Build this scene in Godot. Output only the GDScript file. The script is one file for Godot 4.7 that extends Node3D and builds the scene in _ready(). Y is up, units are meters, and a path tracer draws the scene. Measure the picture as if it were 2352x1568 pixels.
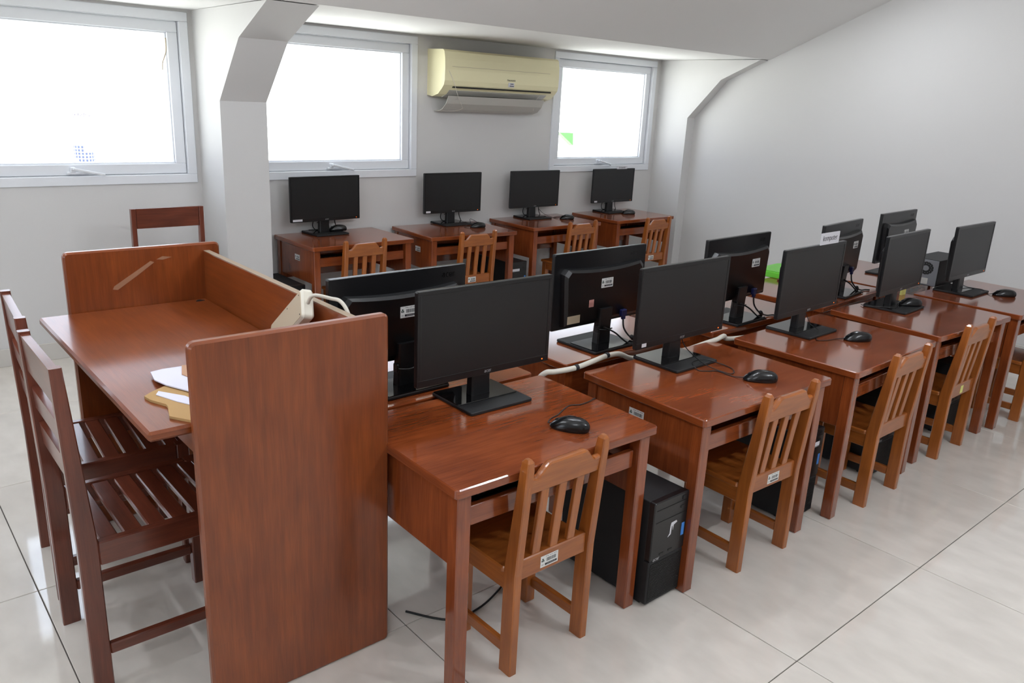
extends Node3D
# A computer classroom under a sloping ceiling: window wall at z = WZ, desks in three rows, a study carrel on the left.

const WZ := -1.345          # inner face of the window wall
const WR := 5.33            # inner face of the right wall
const WL := -3.432          # inner face of the left wall (out of frame)
const WN := 6.569           # inner face of the wall behind the camera
const DW := 0.719           # desk width, depth, height
const DD := 0.525
const DH := 0.607

var rng := RandomNumberGenerator.new()
var M := {}
var font: SystemFont
var loff := Vector2.ZERO

# ------------------------------------------------------------------ entry
func _ready():
	rng.seed = 7
	set_view()
	font = SystemFont.new(); font.font_names = PackedStringArray(["Droid Sans"])
	make_materials()
	build_room()
	build_windows()
	build_outside()
	build_lamps()
	build_carrel()
	build_large_chairs()
	build_desks()
	build_small_chairs()
	build_monitors()
	build_mice()
	build_towers()
	build_air_conditioner()
	build_small_things()

func set_view():
	var cam := Camera3D.new(); cam.name = "camera"
	cam.fov = 46.54
	cam.position = Vector3(-0.5353, 1.491, 3.4495)
	cam.rotation = Vector3(-0.2947, -0.7171, 0.0482)
	cam.near = 0.05; cam.far = 400.0
	add_child(cam); cam.current = true
	var we := WorldEnvironment.new(); we.name = "world_environment"
	var e := Environment.new()
	var sky := Sky.new()
	var sm := ProceduralSkyMaterial.new()
	sm.sky_top_color = Color(0.62, 0.66, 0.72); sm.sky_horizon_color = Color(0.72, 0.74, 0.77)
	sm.ground_bottom_color = Color(0.97, 0.99, 0.97); sm.ground_horizon_color = Color(0.98, 1.0, 1.0)
	sm.sky_energy_multiplier = 1.0; sm.sun_angle_max = 0.0
	sm.energy_multiplier = 9.0
	sky.sky_material = sm
	e.background_mode = Environment.BG_SKY; e.sky = sky
	e.ambient_light_source = Environment.AMBIENT_SOURCE_SKY
	e.tonemap_mode = Environment.TONE_MAPPER_LINEAR
	e.tonemap_exposure = 1.0
	e.sdfgi_enabled = true; e.ssao_enabled = true; e.ssil_enabled = true
	we.environment = e
	add_child(we)

# ------------------------------------------------------------------ naming
func uname(parent: Node, n: String) -> String:
	var k := n
	var i := 0
	while parent.has_node(NodePath(k)):
		i += 1
		k = "%s_%03d" % [n, i]
	return k

func put(o: Node3D, called: String, parent: Node = null) -> Node3D:
	if parent == null: parent = self
	o.name = uname(parent, called)
	parent.add_child(o, true)
	return o

func tag(o: Node, label: String, category: String, group := "") -> Node:
	o.set_meta("label", label); o.set_meta("category", category)
	if group != "": o.set_meta("group", group)
	return o

func thing(called: String, at: Vector3, turn: float, label: String, category: String, group := "") -> Node3D:
	var o := Node3D.new()
	put(o, called); o.position = at; o.rotation.y = turn
	tag(o, label, category, group)
	return o

func dup(src: Node3D, at: Vector3, turn: float, label: String, group := "") -> Node3D:
	var o: Node3D = src.duplicate()
	var base := String(src.name)
	put(o, base)
	o.position = at; o.rotation.y = turn
	o.set_meta("label", label)
	if group != "": o.set_meta("group", group)
	return o

func obj(called: String, s: SurfaceTool, m: Material, parent: Node = null, label := "") -> MeshInstance3D:
	var mi := MeshInstance3D.new()
	s.set_material(m)
	mi.mesh = s.commit()
	put(mi, called, parent)
	if label != "": mi.set_meta("label", label)
	return mi

func struct(called: String, s: SurfaceTool, m: Material, label: String, category: String) -> MeshInstance3D:
	var o := obj(called, s, m)
	o.set_meta("kind", "structure"); tag(o, label, category)
	return o

# ------------------------------------------------------------------ mesh helpers
func nst() -> SurfaceTool:
	var s := SurfaceTool.new()
	s.begin(Mesh.PRIMITIVE_TRIANGLES)
	loff = Vector2(rng.randf(), rng.randf())
	return s

func vtx(s: SurfaceTool, p: Vector3, n: Vector3, uv: Vector2):
	s.set_normal(n); s.set_uv(uv); s.add_vertex(p)

func tri(s: SurfaceTool, a: Vector3, b: Vector3, c: Vector3, na: Vector3, nb: Vector3, nc: Vector3, ua: Vector2, ub: Vector2, uc: Vector2):
	if (b - a).cross(c - a).dot(na + nb + nc) > 0.0:
		vtx(s, a, na, ua); vtx(s, c, nc, uc); vtx(s, b, nb, ub)
	else:
		vtx(s, a, na, ua); vtx(s, b, nb, ub); vtx(s, c, nc, uc)

# uv in metres: u along the grain axis g (0 x, 1 y, 2 z)
func guv(p: Vector3, n: Vector3, g: int) -> Vector2:
	var a := n.abs()
	var d := 0
	if a.y >= a.x and a.y >= a.z: d = 1
	elif a.z >= a.x: d = 2
	var others := []
	for i in 3:
		if i != d: others.append(i)
	var u = p[others[0]]; var v = p[others[1]]
	if others[1] == g:
		u = p[others[1]]; v = p[others[0]]
	return Vector2(u, v * 2.0) + loff

func quad(s: SurfaceTool, a: Vector3, b: Vector3, c: Vector3, d: Vector3, n: Vector3, xf: Transform3D, g: int):
	var nn := (xf.basis * n).normalized()
	var ua := guv(a, n, g); var ub := guv(b, n, g); var uc := guv(c, n, g); var ud := guv(d, n, g)
	a = xf * a; b = xf * b; c = xf * c; d = xf * d
	tri(s, a, b, c, nn, nn, nn, ua, ub, uc)
	tri(s, a, c, d, nn, nn, nn, ua, uc, ud)

# box with chamfered edges, c centre, z size
func bx(s: SurfaceTool, c: Vector3, z: Vector3, bev := 0.0015, g := 0, xf := Transform3D.IDENTITY):
	var h := z * 0.5
	var b := minf(bev, minf(h.x, minf(h.y, h.z)) * 0.9)
	for ax in 3:
		var t1 := (ax + 1) % 3; var t2 := (ax + 2) % 3
		for sg in [-1.0, 1.0]:
			var n := Vector3.ZERO; n[ax] = sg
			var q := []
			for k in [[-1, -1], [1, -1], [1, 1], [-1, 1]]:
				var p := c
				p[ax] += sg * h[ax]; p[t1] += k[0] * (h[t1] - b); p[t2] += k[1] * (h[t2] - b)
				q.append(p)
			quad(s, q[0], q[1], q[2], q[3], n, xf, g)
		if b <= 0.0: continue
		for s1 in [-1.0, 1.0]:
			for s2 in [-1.0, 1.0]:
				var n := Vector3.ZERO; n[t1] = s1; n[t2] = s2
				var q := []
				for k in [[-1, 0], [1, 0], [1, 1], [-1, 1]]:
					var p := c
					p[ax] += k[0] * (h[ax] - b)
					p[t1] += s1 * (h[t1] - (b if k[1] == 0 else 0.0))
					p[t2] += s2 * (h[t2] - (0.0 if k[1] == 0 else b))
					q.append(p)
				quad(s, q[0], q[1], q[2], q[3], n.normalized(), xf, g)
	if b > 0.0:
		for sx in [-1.0, 1.0]:
			for sy in [-1.0, 1.0]:
				for sz in [-1.0, 1.0]:
					var sg := Vector3(sx, sy, sz)
					var n := (xf.basis * sg).normalized()
					var q := []
					for ax in 3:
						var p := c + sg * (h - Vector3(b, b, b))
						p[ax] = c[ax] + sg[ax] * h[ax]
						q.append(xf * p)
					tri(s, q[0], q[1], q[2], n, n, n, loff, loff, loff)

func b2(s: SurfaceTool, lo: Vector3, hi: Vector3, bev := 0.0015, g := 0, xf := Transform3D.IDENTITY):
	bx(s, (lo + hi) * 0.5, (hi - lo).abs(), bev, g, xf)

# flat-faced loft through rings of equal count (closed rings)
func loft(s: SurfaceTool, rings: Array, g := 1, smooth := false, caps := true):
	var m: int = rings[0].size()
	var cen := []
	for r in rings:
		var c := Vector3.ZERO
		for p in r: c += p
		cen.append(c / m)
	var nrm := []
	if smooth:
		for i in rings.size():
			var row := []
			var lo: Array = rings[maxi(i - 1, 0)]; var hi: Array = rings[mini(i + 1, rings.size() - 1)]
			for j in m:
				var nv: Vector3 = (rings[i][(j + 1) % m] - rings[i][(j - 1 + m) % m]).cross(hi[j] - lo[j])
				row.append(nv.normalized())
			nrm.append(row)
		var mi := rings.size() / 2
		var sgn := 0.0
		for j in m: sgn += nrm[mi][j].dot(rings[mi][j] - cen[mi])
		if sgn < 0.0:
			for i in nrm.size():
				for j in m: nrm[i][j] = -nrm[i][j]
	for i in rings.size() - 1:
		for j in m:
			var k := (j + 1) % m
			var a: Vector3 = rings[i][j]; var b: Vector3 = rings[i][k]
			var c: Vector3 = rings[i + 1][k]; var d: Vector3 = rings[i + 1][j]
			var n := (c - a).cross(d - b)
			if n.length() < 1e-12: continue
			n = n.normalized()
			var mid := (a + b + c + d) * 0.25
			if n.dot(mid - (cen[i] + cen[i + 1]) * 0.5) < 0: n = -n
			var na := n; var nb := n; var nc := n; var nd := n
			if smooth:
				na = nrm[i][j]; nb = nrm[i][k]; nc = nrm[i + 1][k]; nd = nrm[i + 1][j]
			var ua := guv(a, n, g); var ub := guv(b, n, g); var uc := guv(c, n, g); var ud := guv(d, n, g)
			tri(s, a, b, c, na, nb, nc, ua, ub, uc)
			tri(s, a, c, d, na, nc, nd, ua, uc, ud)
	if caps:
		for e in [0, rings.size() - 1]:
			var r: Array = rings[e]
			var out: Vector3 = (cen[e] - cen[1 if e == 0 else rings.size() - 2]).normalized()
			for j in m:
				var a: Vector3 = r[j]; var b: Vector3 = r[(j + 1) % m]
				tri(s, cen[e], a, b, out, out, out, guv(cen[e], out, g), guv(a, out, g), guv(b, out, g))

# ring of a chamfered rectangle in the xz plane at height y
func rect_ring(x0: float, x1: float, z0: float, z1: float, y: float, c := 0.003) -> Array:
	return [Vector3(x0 + c, y, z0), Vector3(x1 - c, y, z0), Vector3(x1, y, z0 + c), Vector3(x1, y, z1 - c), Vector3(x1 - c, y, z1), Vector3(x0 + c, y, z1), Vector3(x0, y, z1 - c), Vector3(x0, y, z0 + c)]

func smooth_path(p: Array, n := 6) -> Array:
	if p.size() < 3: return p
	var out := []
	for i in p.size() - 1:
		var p0: Vector3 = p[maxi(i - 1, 0)]; var p1: Vector3 = p[i]; var p2: Vector3 = p[i + 1]; var p3: Vector3 = p[mini(i + 2, p.size() - 1)]
		for k in n:
			out.append(p1.cubic_interpolate(p2, p0, p3, float(k) / n))
	out.append(p[-1])
	return out

func tube(s: SurfaceTool, pts: Array, r: float, seg := 8, xf := Transform3D.IDENTITY):
	var p := smooth_path(pts)
	var up := Vector3.UP
	var rings := []
	for i in p.size():
		var t: Vector3 = (p[mini(i + 1, p.size() - 1)] - p[maxi(i - 1, 0)]).normalized()
		var sd := t.cross(up)
		if sd.length() < 0.05: sd = t.cross(Vector3.RIGHT)
		sd = sd.normalized()
		up = sd.cross(t).normalized()
		var ring := []
		for j in seg:
			var a := TAU * j / seg
			ring.append(xf * (p[i] + (sd * cos(a) + up * sin(a)) * r))
		rings.append(ring)
	loft(s, rings, 0, true)

# slab with rounded corners (radius r) and bevelled rims, in local XY, thickness along Z
func rr(w: float, h: float, r: float, inset: float, seg: int) -> Array:
	var out := []
	var hw := w * 0.5 - inset; var hh := h * 0.5 - inset
	var q := clampf(r - inset, 0.0004, minf(hw, hh))
	for k in 4:
		var cx: float = (hw - q) * [1, -1, -1, 1][k]
		var cy: float = (hh - q) * [1, 1, -1, -1][k]
		for j in seg + 1:
			var a := PI * 0.5 * (k + float(j) / seg)
			out.append(Vector2(cx + cos(a) * q, cy + sin(a) * q))
	return out

func slab(s: SurfaceTool, w: float, h: float, t: float, r: float, b: float, xf := Transform3D.IDENTITY, seg := 4, g := 0):
	var a := rr(w, h, r, b, seg); var f := rr(w, h, r, 0.0, seg)
	var lv := [[a, -t * 0.5], [f, -t * 0.5 + b], [f, t * 0.5 - b], [a, t * 0.5]]
	var m := a.size()
	for i in 3:
		for j in m:
			var k := (j + 1) % m
			var P := []
			for e in [[i, j], [i, k], [i + 1, k], [i + 1, j]]:
				var v: Vector2 = lv[e[0]][0][e[1]]
				P.append(Vector3(v.x, v.y, lv[e[0]][1]))
			var dj: Vector2 = (f[j] - rr_center(f[j], w, h, r)).normalized()
			var dk: Vector2 = (f[k] - rr_center(f[k], w, h, r)).normalized()
			var zz: float = [-1.0, 0.0, 1.0][i]
			var n1 := (xf.basis * Vector3(dj.x, dj.y, zz * 0.8)).normalized(); var n2 := (xf.basis * Vector3(dk.x, dk.y, zz * 0.8)).normalized()
			var ln := Vector3(dj.x, dj.y, 0)
			tri(s, xf * P[0], xf * P[1], xf * P[2], n1, n2, n2, guv(P[0], ln, g), guv(P[1], ln, g), guv(P[2], ln, g))
			tri(s, xf * P[0], xf * P[2], xf * P[3], n1, n2, n1, guv(P[0], ln, g), guv(P[2], ln, g), guv(P[3], ln, g))
	for e in [0, 3]:
		var z: float = lv[e][1]
		var n := Vector3(0, 0, -1.0 if e == 0 else 1.0)
		var nn := (xf.basis * n).normalized()
		var c := Vector3(0, 0, z)
		for j in m:
			var p := Vector3(a[j].x, a[j].y, z); var q := Vector3(a[(j + 1) % m].x, a[(j + 1) % m].y, z)
			tri(s, xf * c, xf * p, xf * q, nn, nn, nn, guv(c, n, g), guv(p, n, g), guv(q, n, g))

func rr_center(p: Vector2, w: float, h: float, r: float) -> Vector2:
	var q := clampf(r, 0.0004, minf(w, h) * 0.5)
	return Vector2(clampf(p.x, -w * 0.5 + q, w * 0.5 - q), clampf(p.y, -h * 0.5 + q, h * 0.5 - q))

# polygon in local XY extruded along Z from z0 to z1
func prism(s: SurfaceTool, poly: PackedVector2Array, z0: float, z1: float, xf := Transform3D.IDENTITY, g := 0):
	var idx := Geometry2D.triangulate_polygon(poly)
	for e in [z0, z1]:
		var n := Vector3(0, 0, -1 if e == z0 else 1)
		var nn := (xf.basis * n).normalized()
		for i in range(0, idx.size(), 3):
			var P := []
			for k in 3: P.append(Vector3(poly[idx[i + k]].x, poly[idx[i + k]].y, e))
			tri(s, xf * P[0], xf * P[1], xf * P[2], nn, nn, nn, guv(P[0], n, g), guv(P[1], n, g), guv(P[2], n, g))
	var ccw := not Geometry2D.is_polygon_clockwise(poly)
	for j in poly.size():
		var p := poly[j]; var q := poly[(j + 1) % poly.size()]
		var d := (q - p)
		if d.length() < 1e-6: continue
		d = d.normalized()
		var n := Vector3(d.y, -d.x, 0) * (1.0 if ccw else -1.0)
		quad(s, Vector3(p.x, p.y, z0), Vector3(q.x, q.y, z0), Vector3(q.x, q.y, z1), Vector3(p.x, p.y, z1), n, xf, g)

# basis whose local X, Y, Z are the given world axes
func frame(x: Vector3, y: Vector3, z: Vector3, o: Vector3) -> Transform3D:
	return Transform3D(Basis(x, y, z), o)

# extrude a profile given in (z, y) along world x
func along_x(s: SurfaceTool, zy: Array, x0: float, x1: float, g := 0):
	var p := PackedVector2Array()
	for v in zy: p.append(Vector2(v[0], v[1]))
	# local X = world z, local Y = world y, local Z = world -x
	prism(s, p, -x1, -x0, Transform3D(Basis(Vector3(0, 0, 1), Vector3(0, 1, 0), Vector3(-1, 0, 0)), Vector3.ZERO), g)

# a flat picture (sticker) with uv 0..1, in local XY facing +Z
func sticker_mesh(w: float, h: float, t := 0.0006) -> SurfaceTool:
	var s := nst()
	var a := Vector3(-w / 2, -h / 2, t); var b := Vector3(w / 2, -h / 2, t); var c := Vector3(w / 2, h / 2, t); var d := Vector3(-w / 2, h / 2, t)
	var n := Vector3(0, 0, 1)
	tri(s, a, b, c, n, n, n, Vector2(0, 1), Vector2(1, 1), Vector2(1, 0))
	tri(s, a, c, d, n, n, n, Vector2(0, 1), Vector2(1, 0), Vector2(0, 0))
	for e in [[a, b, Vector3(0, -1, 0)], [b, c, Vector3(1, 0, 0)], [c, d, Vector3(0, 1, 0)], [d, a, Vector3(-1, 0, 0)]]:
		var p: Vector3 = e[0]; var q: Vector3 = e[1]; var m: Vector3 = e[2]
		var p0 := Vector3(p.x, p.y, 0); var q0 := Vector3(q.x, q.y, 0)
		tri(s, p, q, q0, m, m, m, Vector2(0.02, 0.02), Vector2(0.02, 0.02), Vector2(0.02, 0.02))
		tri(s, p, q0, p0, m, m, m, Vector2(0.02, 0.02), Vector2(0.02, 0.02), Vector2(0.02, 0.02))
	return s

func text_part(called: String, text: String, h: float, m: Material, parent: Node, xf: Transform3D, depth := 0.0008) -> MeshInstance3D:
	var tm := TextMesh.new()
	tm.text = text; tm.font = font; tm.font_size = 48; tm.pixel_size = h / 36.0; tm.depth = depth; tm.curve_step = 1.0
	tm.material = m
	var mi := MeshInstance3D.new(); mi.mesh = tm
	put(mi, called, parent); mi.transform = xf
	return mi

# ------------------------------------------------------------------ materials
func mat(c: Color, rough: float, metal := 0.0, spec := 0.5) -> StandardMaterial3D:
	var m := StandardMaterial3D.new()
	m.albedo_color = c; m.roughness = rough; m.metallic = metal; m.metallic_specular = spec
	return m

func noise_img(w: int, h: int, freq: float, oct: int, sd: int) -> Image:
	var n := FastNoiseLite.new()
	n.noise_type = FastNoiseLite.TYPE_SIMPLEX_SMOOTH
	n.seed = sd; n.frequency = freq; n.fractal_octaves = oct
	var im := n.get_seamless_image(w, h)
	im.convert(Image.FORMAT_L8)
	return im

func wood_tex(dark: Color, light: Color, sd: int, figure: float) -> ImageTexture:
	var w := 1024; var h := 512
	var a := noise_img(64, 512, 0.045, 4, sd); a.resize(w, h, Image.INTERPOLATE_CUBIC)
	var b := noise_img(32, 512, 0.36, 2, sd + 1); b.resize(w, h, Image.INTERPOLATE_CUBIC)
	var c := noise_img(256, 256, 0.012, 3, sd + 2); c.resize(w, h, Image.INTERPOLATE_CUBIC)
	var da := a.get_data(); var db := b.get_data(); var dc := c.get_data()
	var out := PackedByteArray(); out.resize(w * h * 3)
	for i in w * h:
		var v := (da[i] / 255.0 - 0.5) * 0.9 * figure + (db[i] / 255.0 - 0.5) * 0.5 + (dc[i] / 255.0 - 0.5) * 0.55 + 0.5
		v = clampf(v, 0.0, 1.0)
		out[i * 3] = int(lerpf(dark.r, light.r, v) * 255.0)
		out[i * 3 + 1] = int(lerpf(dark.g, light.g, v) * 255.0)
		out[i * 3 + 2] = int(lerpf(dark.b, light.b, v) * 255.0)
	var im := Image.create_from_data(w, h, false, Image.FORMAT_RGB8, out)
	im.generate_mipmaps()
	return ImageTexture.create_from_image(im)

func wood(dark: Color, light: Color, sd: int, rough: float, coat: float, figure := 1.0) -> StandardMaterial3D:
	var m := mat(Color.WHITE, rough)
	m.albedo_texture = wood_tex(dark, light, sd, figure)
	if coat > 0.0:
		m.clearcoat_enabled = true; m.clearcoat = coat; m.clearcoat_roughness = 0.1
	return m

func sticker_tex(kind: int) -> ImageTexture:
	var w := 160; var h := 96
	var im := Image.create(w, h, false, Image.FORMAT_RGB8)
	im.fill(Color(0.86, 0.86, 0.85))
	var ink := Color(0.13, 0.13, 0.15)
	var r := RandomNumberGenerator.new(); r.seed = 40 + kind
	# printed heading: a row of tiny word-like marks
	var x := 46
	for wd in 3:
		for k in 6:
			im.fill_rect(Rect2i(x, 8 + r.randi_range(0, 2), 3, 5), ink)
			x += 5
		x += 6
	# barcode
	x = 54
	while x < 142:
		var bw := r.randi_range(1, 3)
		im.fill_rect(Rect2i(x, 26, bw, 30), ink)
		x += bw + r.randi_range(1, 2)
	# dark number strip
	im.fill_rect(Rect2i(40, 68, 110, 18), ink)
	x = 60
	for k in 9:
		im.fill_rect(Rect2i(x, 74, 4, 6), Color(0.7, 0.7, 0.7)); x += 9
	# emblem: a dark trefoil above a curved band
	for p in [[20, 28, 7], [13, 40, 6], [27, 40, 6]]:
		for yy in range(-8, 9):
			for xx in range(-8, 9):
				if xx * xx + yy * yy < p[2] * p[2]: im.set_pixel(p[0] + xx, p[1] + yy, ink.lerp(Color(0.1, 0.3, 0.2), 0.5))
	im.fill_rect(Rect2i(8, 46, 25, 4), ink)
	im.fill_rect(Rect2i(10, 72, 20, 3), Color(0.5, 0.5, 0.5)); im.fill_rect(Rect2i(10, 78, 20, 3), Color(0.5, 0.5, 0.5))
	im.generate_mipmaps()
	return ImageTexture.create_from_image(im)

func make_materials():
	M.desk = wood(Color(0.42, 0.19, 0.085), Color(0.60, 0.305, 0.15), 3, 0.13, 0.5, 0.45)
	M.carrel = wood(Color(0.42, 0.195, 0.075), Color(0.56, 0.285, 0.12), 11, 0.3, 0.25, 0.6)
	M.chair = wood(Color(0.52, 0.28, 0.11), Color(0.70, 0.41, 0.18), 17, 0.28, 0.3, 0.6)
	M.big = wood(Color(0.32, 0.15, 0.10), Color(0.47, 0.24, 0.165), 23, 0.28, 0.35, 0.6)
	M.raw = mat(Color(0.62, 0.55, 0.47), 0.7)
	M.scratch = mat(Color(0.60, 0.43, 0.32), 0.7)
	M.hole = mat(Color(0.05, 0.03, 0.02), 0.9)
	M.wall = mat(Color(0.83, 0.825, 0.82), 0.62, 0.0, 0.35)
	var wn := NoiseTexture2D.new(); wn.width = 256; wn.height = 256; wn.seamless = true; wn.as_normal_map = true; wn.bump_strength = 1.2
	var fn := FastNoiseLite.new(); fn.seed = 5; fn.frequency = 0.06; wn.noise = fn
	M.wall.normal_enabled = true; M.wall.normal_texture = wn; M.wall.normal_scale = 0.12; M.wall.uv1_triplanar = true; M.wall.uv1_world_triplanar = true; M.wall.uv1_scale = Vector3(6, 6, 6)
	M.ceiling = mat(Color(0.90, 0.895, 0.89), 0.8, 0.0, 0.3)
	M.grout = mat(Color(0.33, 0.31, 0.29), 0.8)
	M.tiles = []
	for k in 3:
		var m := mat(Color.WHITE, 0.06, 0.0, 1.0)
		var a := noise_img(256, 64, 0.03, 4, 60 + k); a.resize(512, 512, Image.INTERPOLATE_CUBIC)
		var d := a.get_data(); var out := PackedByteArray(); out.resize(512 * 512 * 3)
		var base := Color(0.86 + 0.008 * k, 0.835 + 0.008 * k, 0.80 + 0.008 * k)
		for i in 512 * 512:
			var v := (d[i] / 255.0 - 0.5) * 0.06
			out[i * 3] = int(clampf(base.r + v, 0, 1) * 255); out[i * 3 + 1] = int(clampf(base.g + v, 0, 1) * 255); out[i * 3 + 2] = int(clampf(base.b + v, 0, 1) * 255)
		m.albedo_texture = ImageTexture.create_from_image(Image.create_from_data(512, 512, false, Image.FORMAT_RGB8, out))
		M.tiles.append(m)
	M.base = mat(Color(0.80, 0.785, 0.76), 0.25)
	M.frame = mat(Color(0.90, 0.91, 0.93), 0.35)
	M.gasket = mat(Color(0.25, 0.26, 0.28), 0.7)
	M.glass = mat(Color(0.95, 0.98, 1.0, 0.05), 0.0); M.glass.transparency = BaseMaterial3D.TRANSPARENCY_ALPHA
	M.black = mat(Color(0.062, 0.064, 0.072), 0.32)
	M.black_rough = mat(Color(0.08, 0.08, 0.088), 0.6)
	M.gloss = mat(Color(0.04, 0.04, 0.045), 0.06)
	M.screen = mat(Color(0.08, 0.08, 0.085), 0.4)
	M.cord = mat(Color(0.05, 0.05, 0.055), 0.45)
	M.silver = mat(Color(0.62, 0.63, 0.65), 0.35, 0.7)
	M.logo = mat(Color(0.62, 0.62, 0.63), 0.4)
	M.white_tag = mat(Color(0.84, 0.84, 0.86), 0.6)
	M.paper = mat(Color(0.90, 0.90, 0.97), 0.8)
	M.kraft = mat(Color(0.72, 0.58, 0.38), 0.75)
	M.kraft2 = mat(Color(0.74, 0.58, 0.47), 0.75)
	M.vga = mat(Color(0.07, 0.09, 0.30), 0.45)
	M.blue = mat(Color(0.25, 0.5, 0.8), 0.4)
	M.pink = mat(Color(0.80, 0.58, 0.55), 0.6)
	M.strip = mat(Color(0.86, 0.84, 0.78), 0.4)
	M.strip_back = mat(Color(0.74, 0.68, 0.58), 0.5)
	M.conduit = mat(Color(0.82, 0.80, 0.75), 0.45)
	M.tape = mat(Color(0.12, 0.12, 0.14), 0.5)
	M.ac = mat(Color(0.93, 0.90, 0.74), 0.4)
	M.ac_dark = mat(Color(0.10, 0.09, 0.08), 0.6)
	M.deflector = mat(Color(0.74, 0.73, 0.70), 0.4)
	M.string = mat(Color(0.85, 0.82, 0.78), 0.6)
	M.green = mat(Color(0.42, 0.80, 0.22), 0.4)
	M.brown = mat(Color(0.40, 0.17, 0.08), 0.6)
	M.yellow = mat(Color(0.85, 0.85, 0.5), 0.6)
	M.violet = mat(Color(0.42, 0.30, 0.58), 0.6)
	M.ink = mat(Color(0.12, 0.1, 0.14), 0.6)
	M.key = mat(Color(0.07, 0.07, 0.075), 0.5)
	M.led = mat(Color(0.9, 0.4, 0.1), 0.4); M.led.emission_enabled = true; M.led.emission = Color(1.0, 0.42, 0.1); M.led.emission_energy_multiplier = 1.6
	M.tube = mat(Color(1, 1, 1), 0.4); M.tube.emission_enabled = true; M.tube.emission = Color(0.95, 0.97, 1.0); M.tube.emission_energy_multiplier = 2.0
	M.stickers = []
	for k in 3:
		var m := mat(Color.WHITE, 0.5); m.albedo_texture = sticker_tex(k); M.stickers.append(m)
	M.facade = mat(Color(0.75, 0.78, 0.82), 0.6)
	M.bluepane = mat(Color(0.10, 0.17, 0.34), 0.2)
	M.leaf = mat(Color(0.18, 0.42, 0.10), 0.5)
	M.eave = mat(Color(0.62, 0.74, 0.64), 0.7)
	M.ground = mat(Color(0.55, 0.55, 0.52), 0.9)

# ------------------------------------------------------------------ the room
const WIN := [[-0.08, 1.135], [1.44, 2.665], [3.945, 5.17], [-1.75, -0.535]]
const WY0 := 0.945
const WY1 := 1.872

func build_room():
	# floor: polished 80 cm tiles with dark joints
	var s := nst()
	b2(s, Vector3(WL, -0.12, WZ - 0.02), Vector3(WR, -0.004, WN), 0.0)
	var fl := struct("floor", s, M.grout, "floor of large glossy pale beige tiles with thin dark joints", "floor")
	var tm := []
	for k in 3:
		var t := nst()
		bx(t, Vector3(0, -0.006, 0), Vector3(0.797, 0.012, 0.797), 0.0012, 0)
		t.set_material(M.tiles[k]); tm.append(t.commit())
	for ix in 11:
		for iz in 10:
			var mi := MeshInstance3D.new()
			mi.mesh = tm[rng.randi() % 3]
			put(mi, "tile", fl)
			mi.position = Vector3(-0.232 - 3.2 + 0.8 * ix + 0.4, 0, 0.969 - 2.4 + 0.8 * iz + 0.4)
			mi.rotation.y = PI * (rng.randi() % 2)
	# window wall with its openings
	s = nst()
	var z0 := WZ - 0.16
	var xs := [WL - 0.12]
	var order := [WIN[3], WIN[0], WIN[1], WIN[2]]
	b2(s, Vector3(WL - 0.12, -0.12, z0), Vector3(WR + 0.12, WY0, WZ), 0.0)
	b2(s, Vector3(WL - 0.12, WY1, z0), Vector3(WR + 0.12, 2.1, WZ), 0.0)
	var x := WL - 0.12
	for w in order:
		b2(s, Vector3(x, WY0, z0), Vector3(w[0], WY1, WZ), 0.0)
		x = w[1]
	b2(s, Vector3(x, WY0, z0), Vector3(WR + 0.12, WY1, WZ), 0.0)
	struct("wall_back", s, M.wall, "cream white window wall behind the back row of desks", "wall")
	s = nst(); b2(s, Vector3(WR, -0.12, WZ), Vector3(WR + 0.12, 3.2, WN + 0.12), 0.0)
	struct("wall_right", s, M.wall, "plain cream white wall on the right side of the room", "wall")
	s = nst()
	b2(s, Vector3(WL - 0.12, -0.12, WZ), Vector3(WL, 3.2, 0.2), 0.0); b2(s, Vector3(WL - 0.12, -0.12, 2.6), Vector3(WL, 3.2, WN + 0.12), 0.0)
	b2(s, Vector3(WL - 0.12, -0.12, 0.2), Vector3(WL, 0.9, 2.6), 0.0); b2(s, Vector3(WL - 0.12, 1.87, 0.2), Vector3(WL, 3.2, 2.6), 0.0)
	struct("wall_left", s, M.wall, "plain white wall on the left side of the room", "wall")
	s = nst(); b2(s, Vector3(WL, -0.12, WN), Vector3(WR, 3.2, WN + 0.12), 0.0)
	struct("wall_front", s, M.wall, "plain white wall behind the camera", "wall")
	# ceiling: low soffit over the windows, then sloping up to a flat part
	s = nst()
	along_x(s, [[WZ - 0.16, 1.886], [-0.33, 1.89], [2.3, 3.02], [WN + 0.12, 3.02], [WN + 0.12, 3.2], [2.25, 3.2], [-0.4, 2.1], [WZ - 0.16, 2.1]], WL - 0.12, WR + 0.12)
	struct("ceiling", s, M.ceiling, "white ceiling sloping down to a low soffit above the windows", "ceiling")
	# the two haunched pillars that carry the roof
	var prof := [[WZ, 0.0], [-1.012, 0.0], [-1.0, 1.415], [-0.70, 1.73], [-0.345, 1.886], [WZ, 1.886]]
	s = nst(); along_x(s, prof, 1.163, 1.428)
	var p := struct("trim_1", s, M.wall, "white pillar bending forward into the ceiling between the two left windows", "pillar")
	s = nst(); along_x(s, prof, 5.229, WR)
	struct("trim_2", s, M.wall, "white corner pillar bending forward along the right wall", "pillar")
	# skirting
	s = nst()
	b2(s, Vector3(WL, 0, WZ), Vector3(1.163, 0.097, WZ + 0.009), 0.002)
	b2(s, Vector3(1.428, 0, WZ), Vector3(5.229, 0.097, WZ + 0.009), 0.002)
	struct("baseboard_back", s, M.base, "low pale tile skirting along the window wall", "skirting")
	s = nst()
	b2(s, Vector3(WR - 0.009, 0, -1.0), Vector3(WR, 0.097, WN), 0.002)
	struct("baseboard_right", s, M.base, "low pale tile skirting along the right wall", "skirting")

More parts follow.
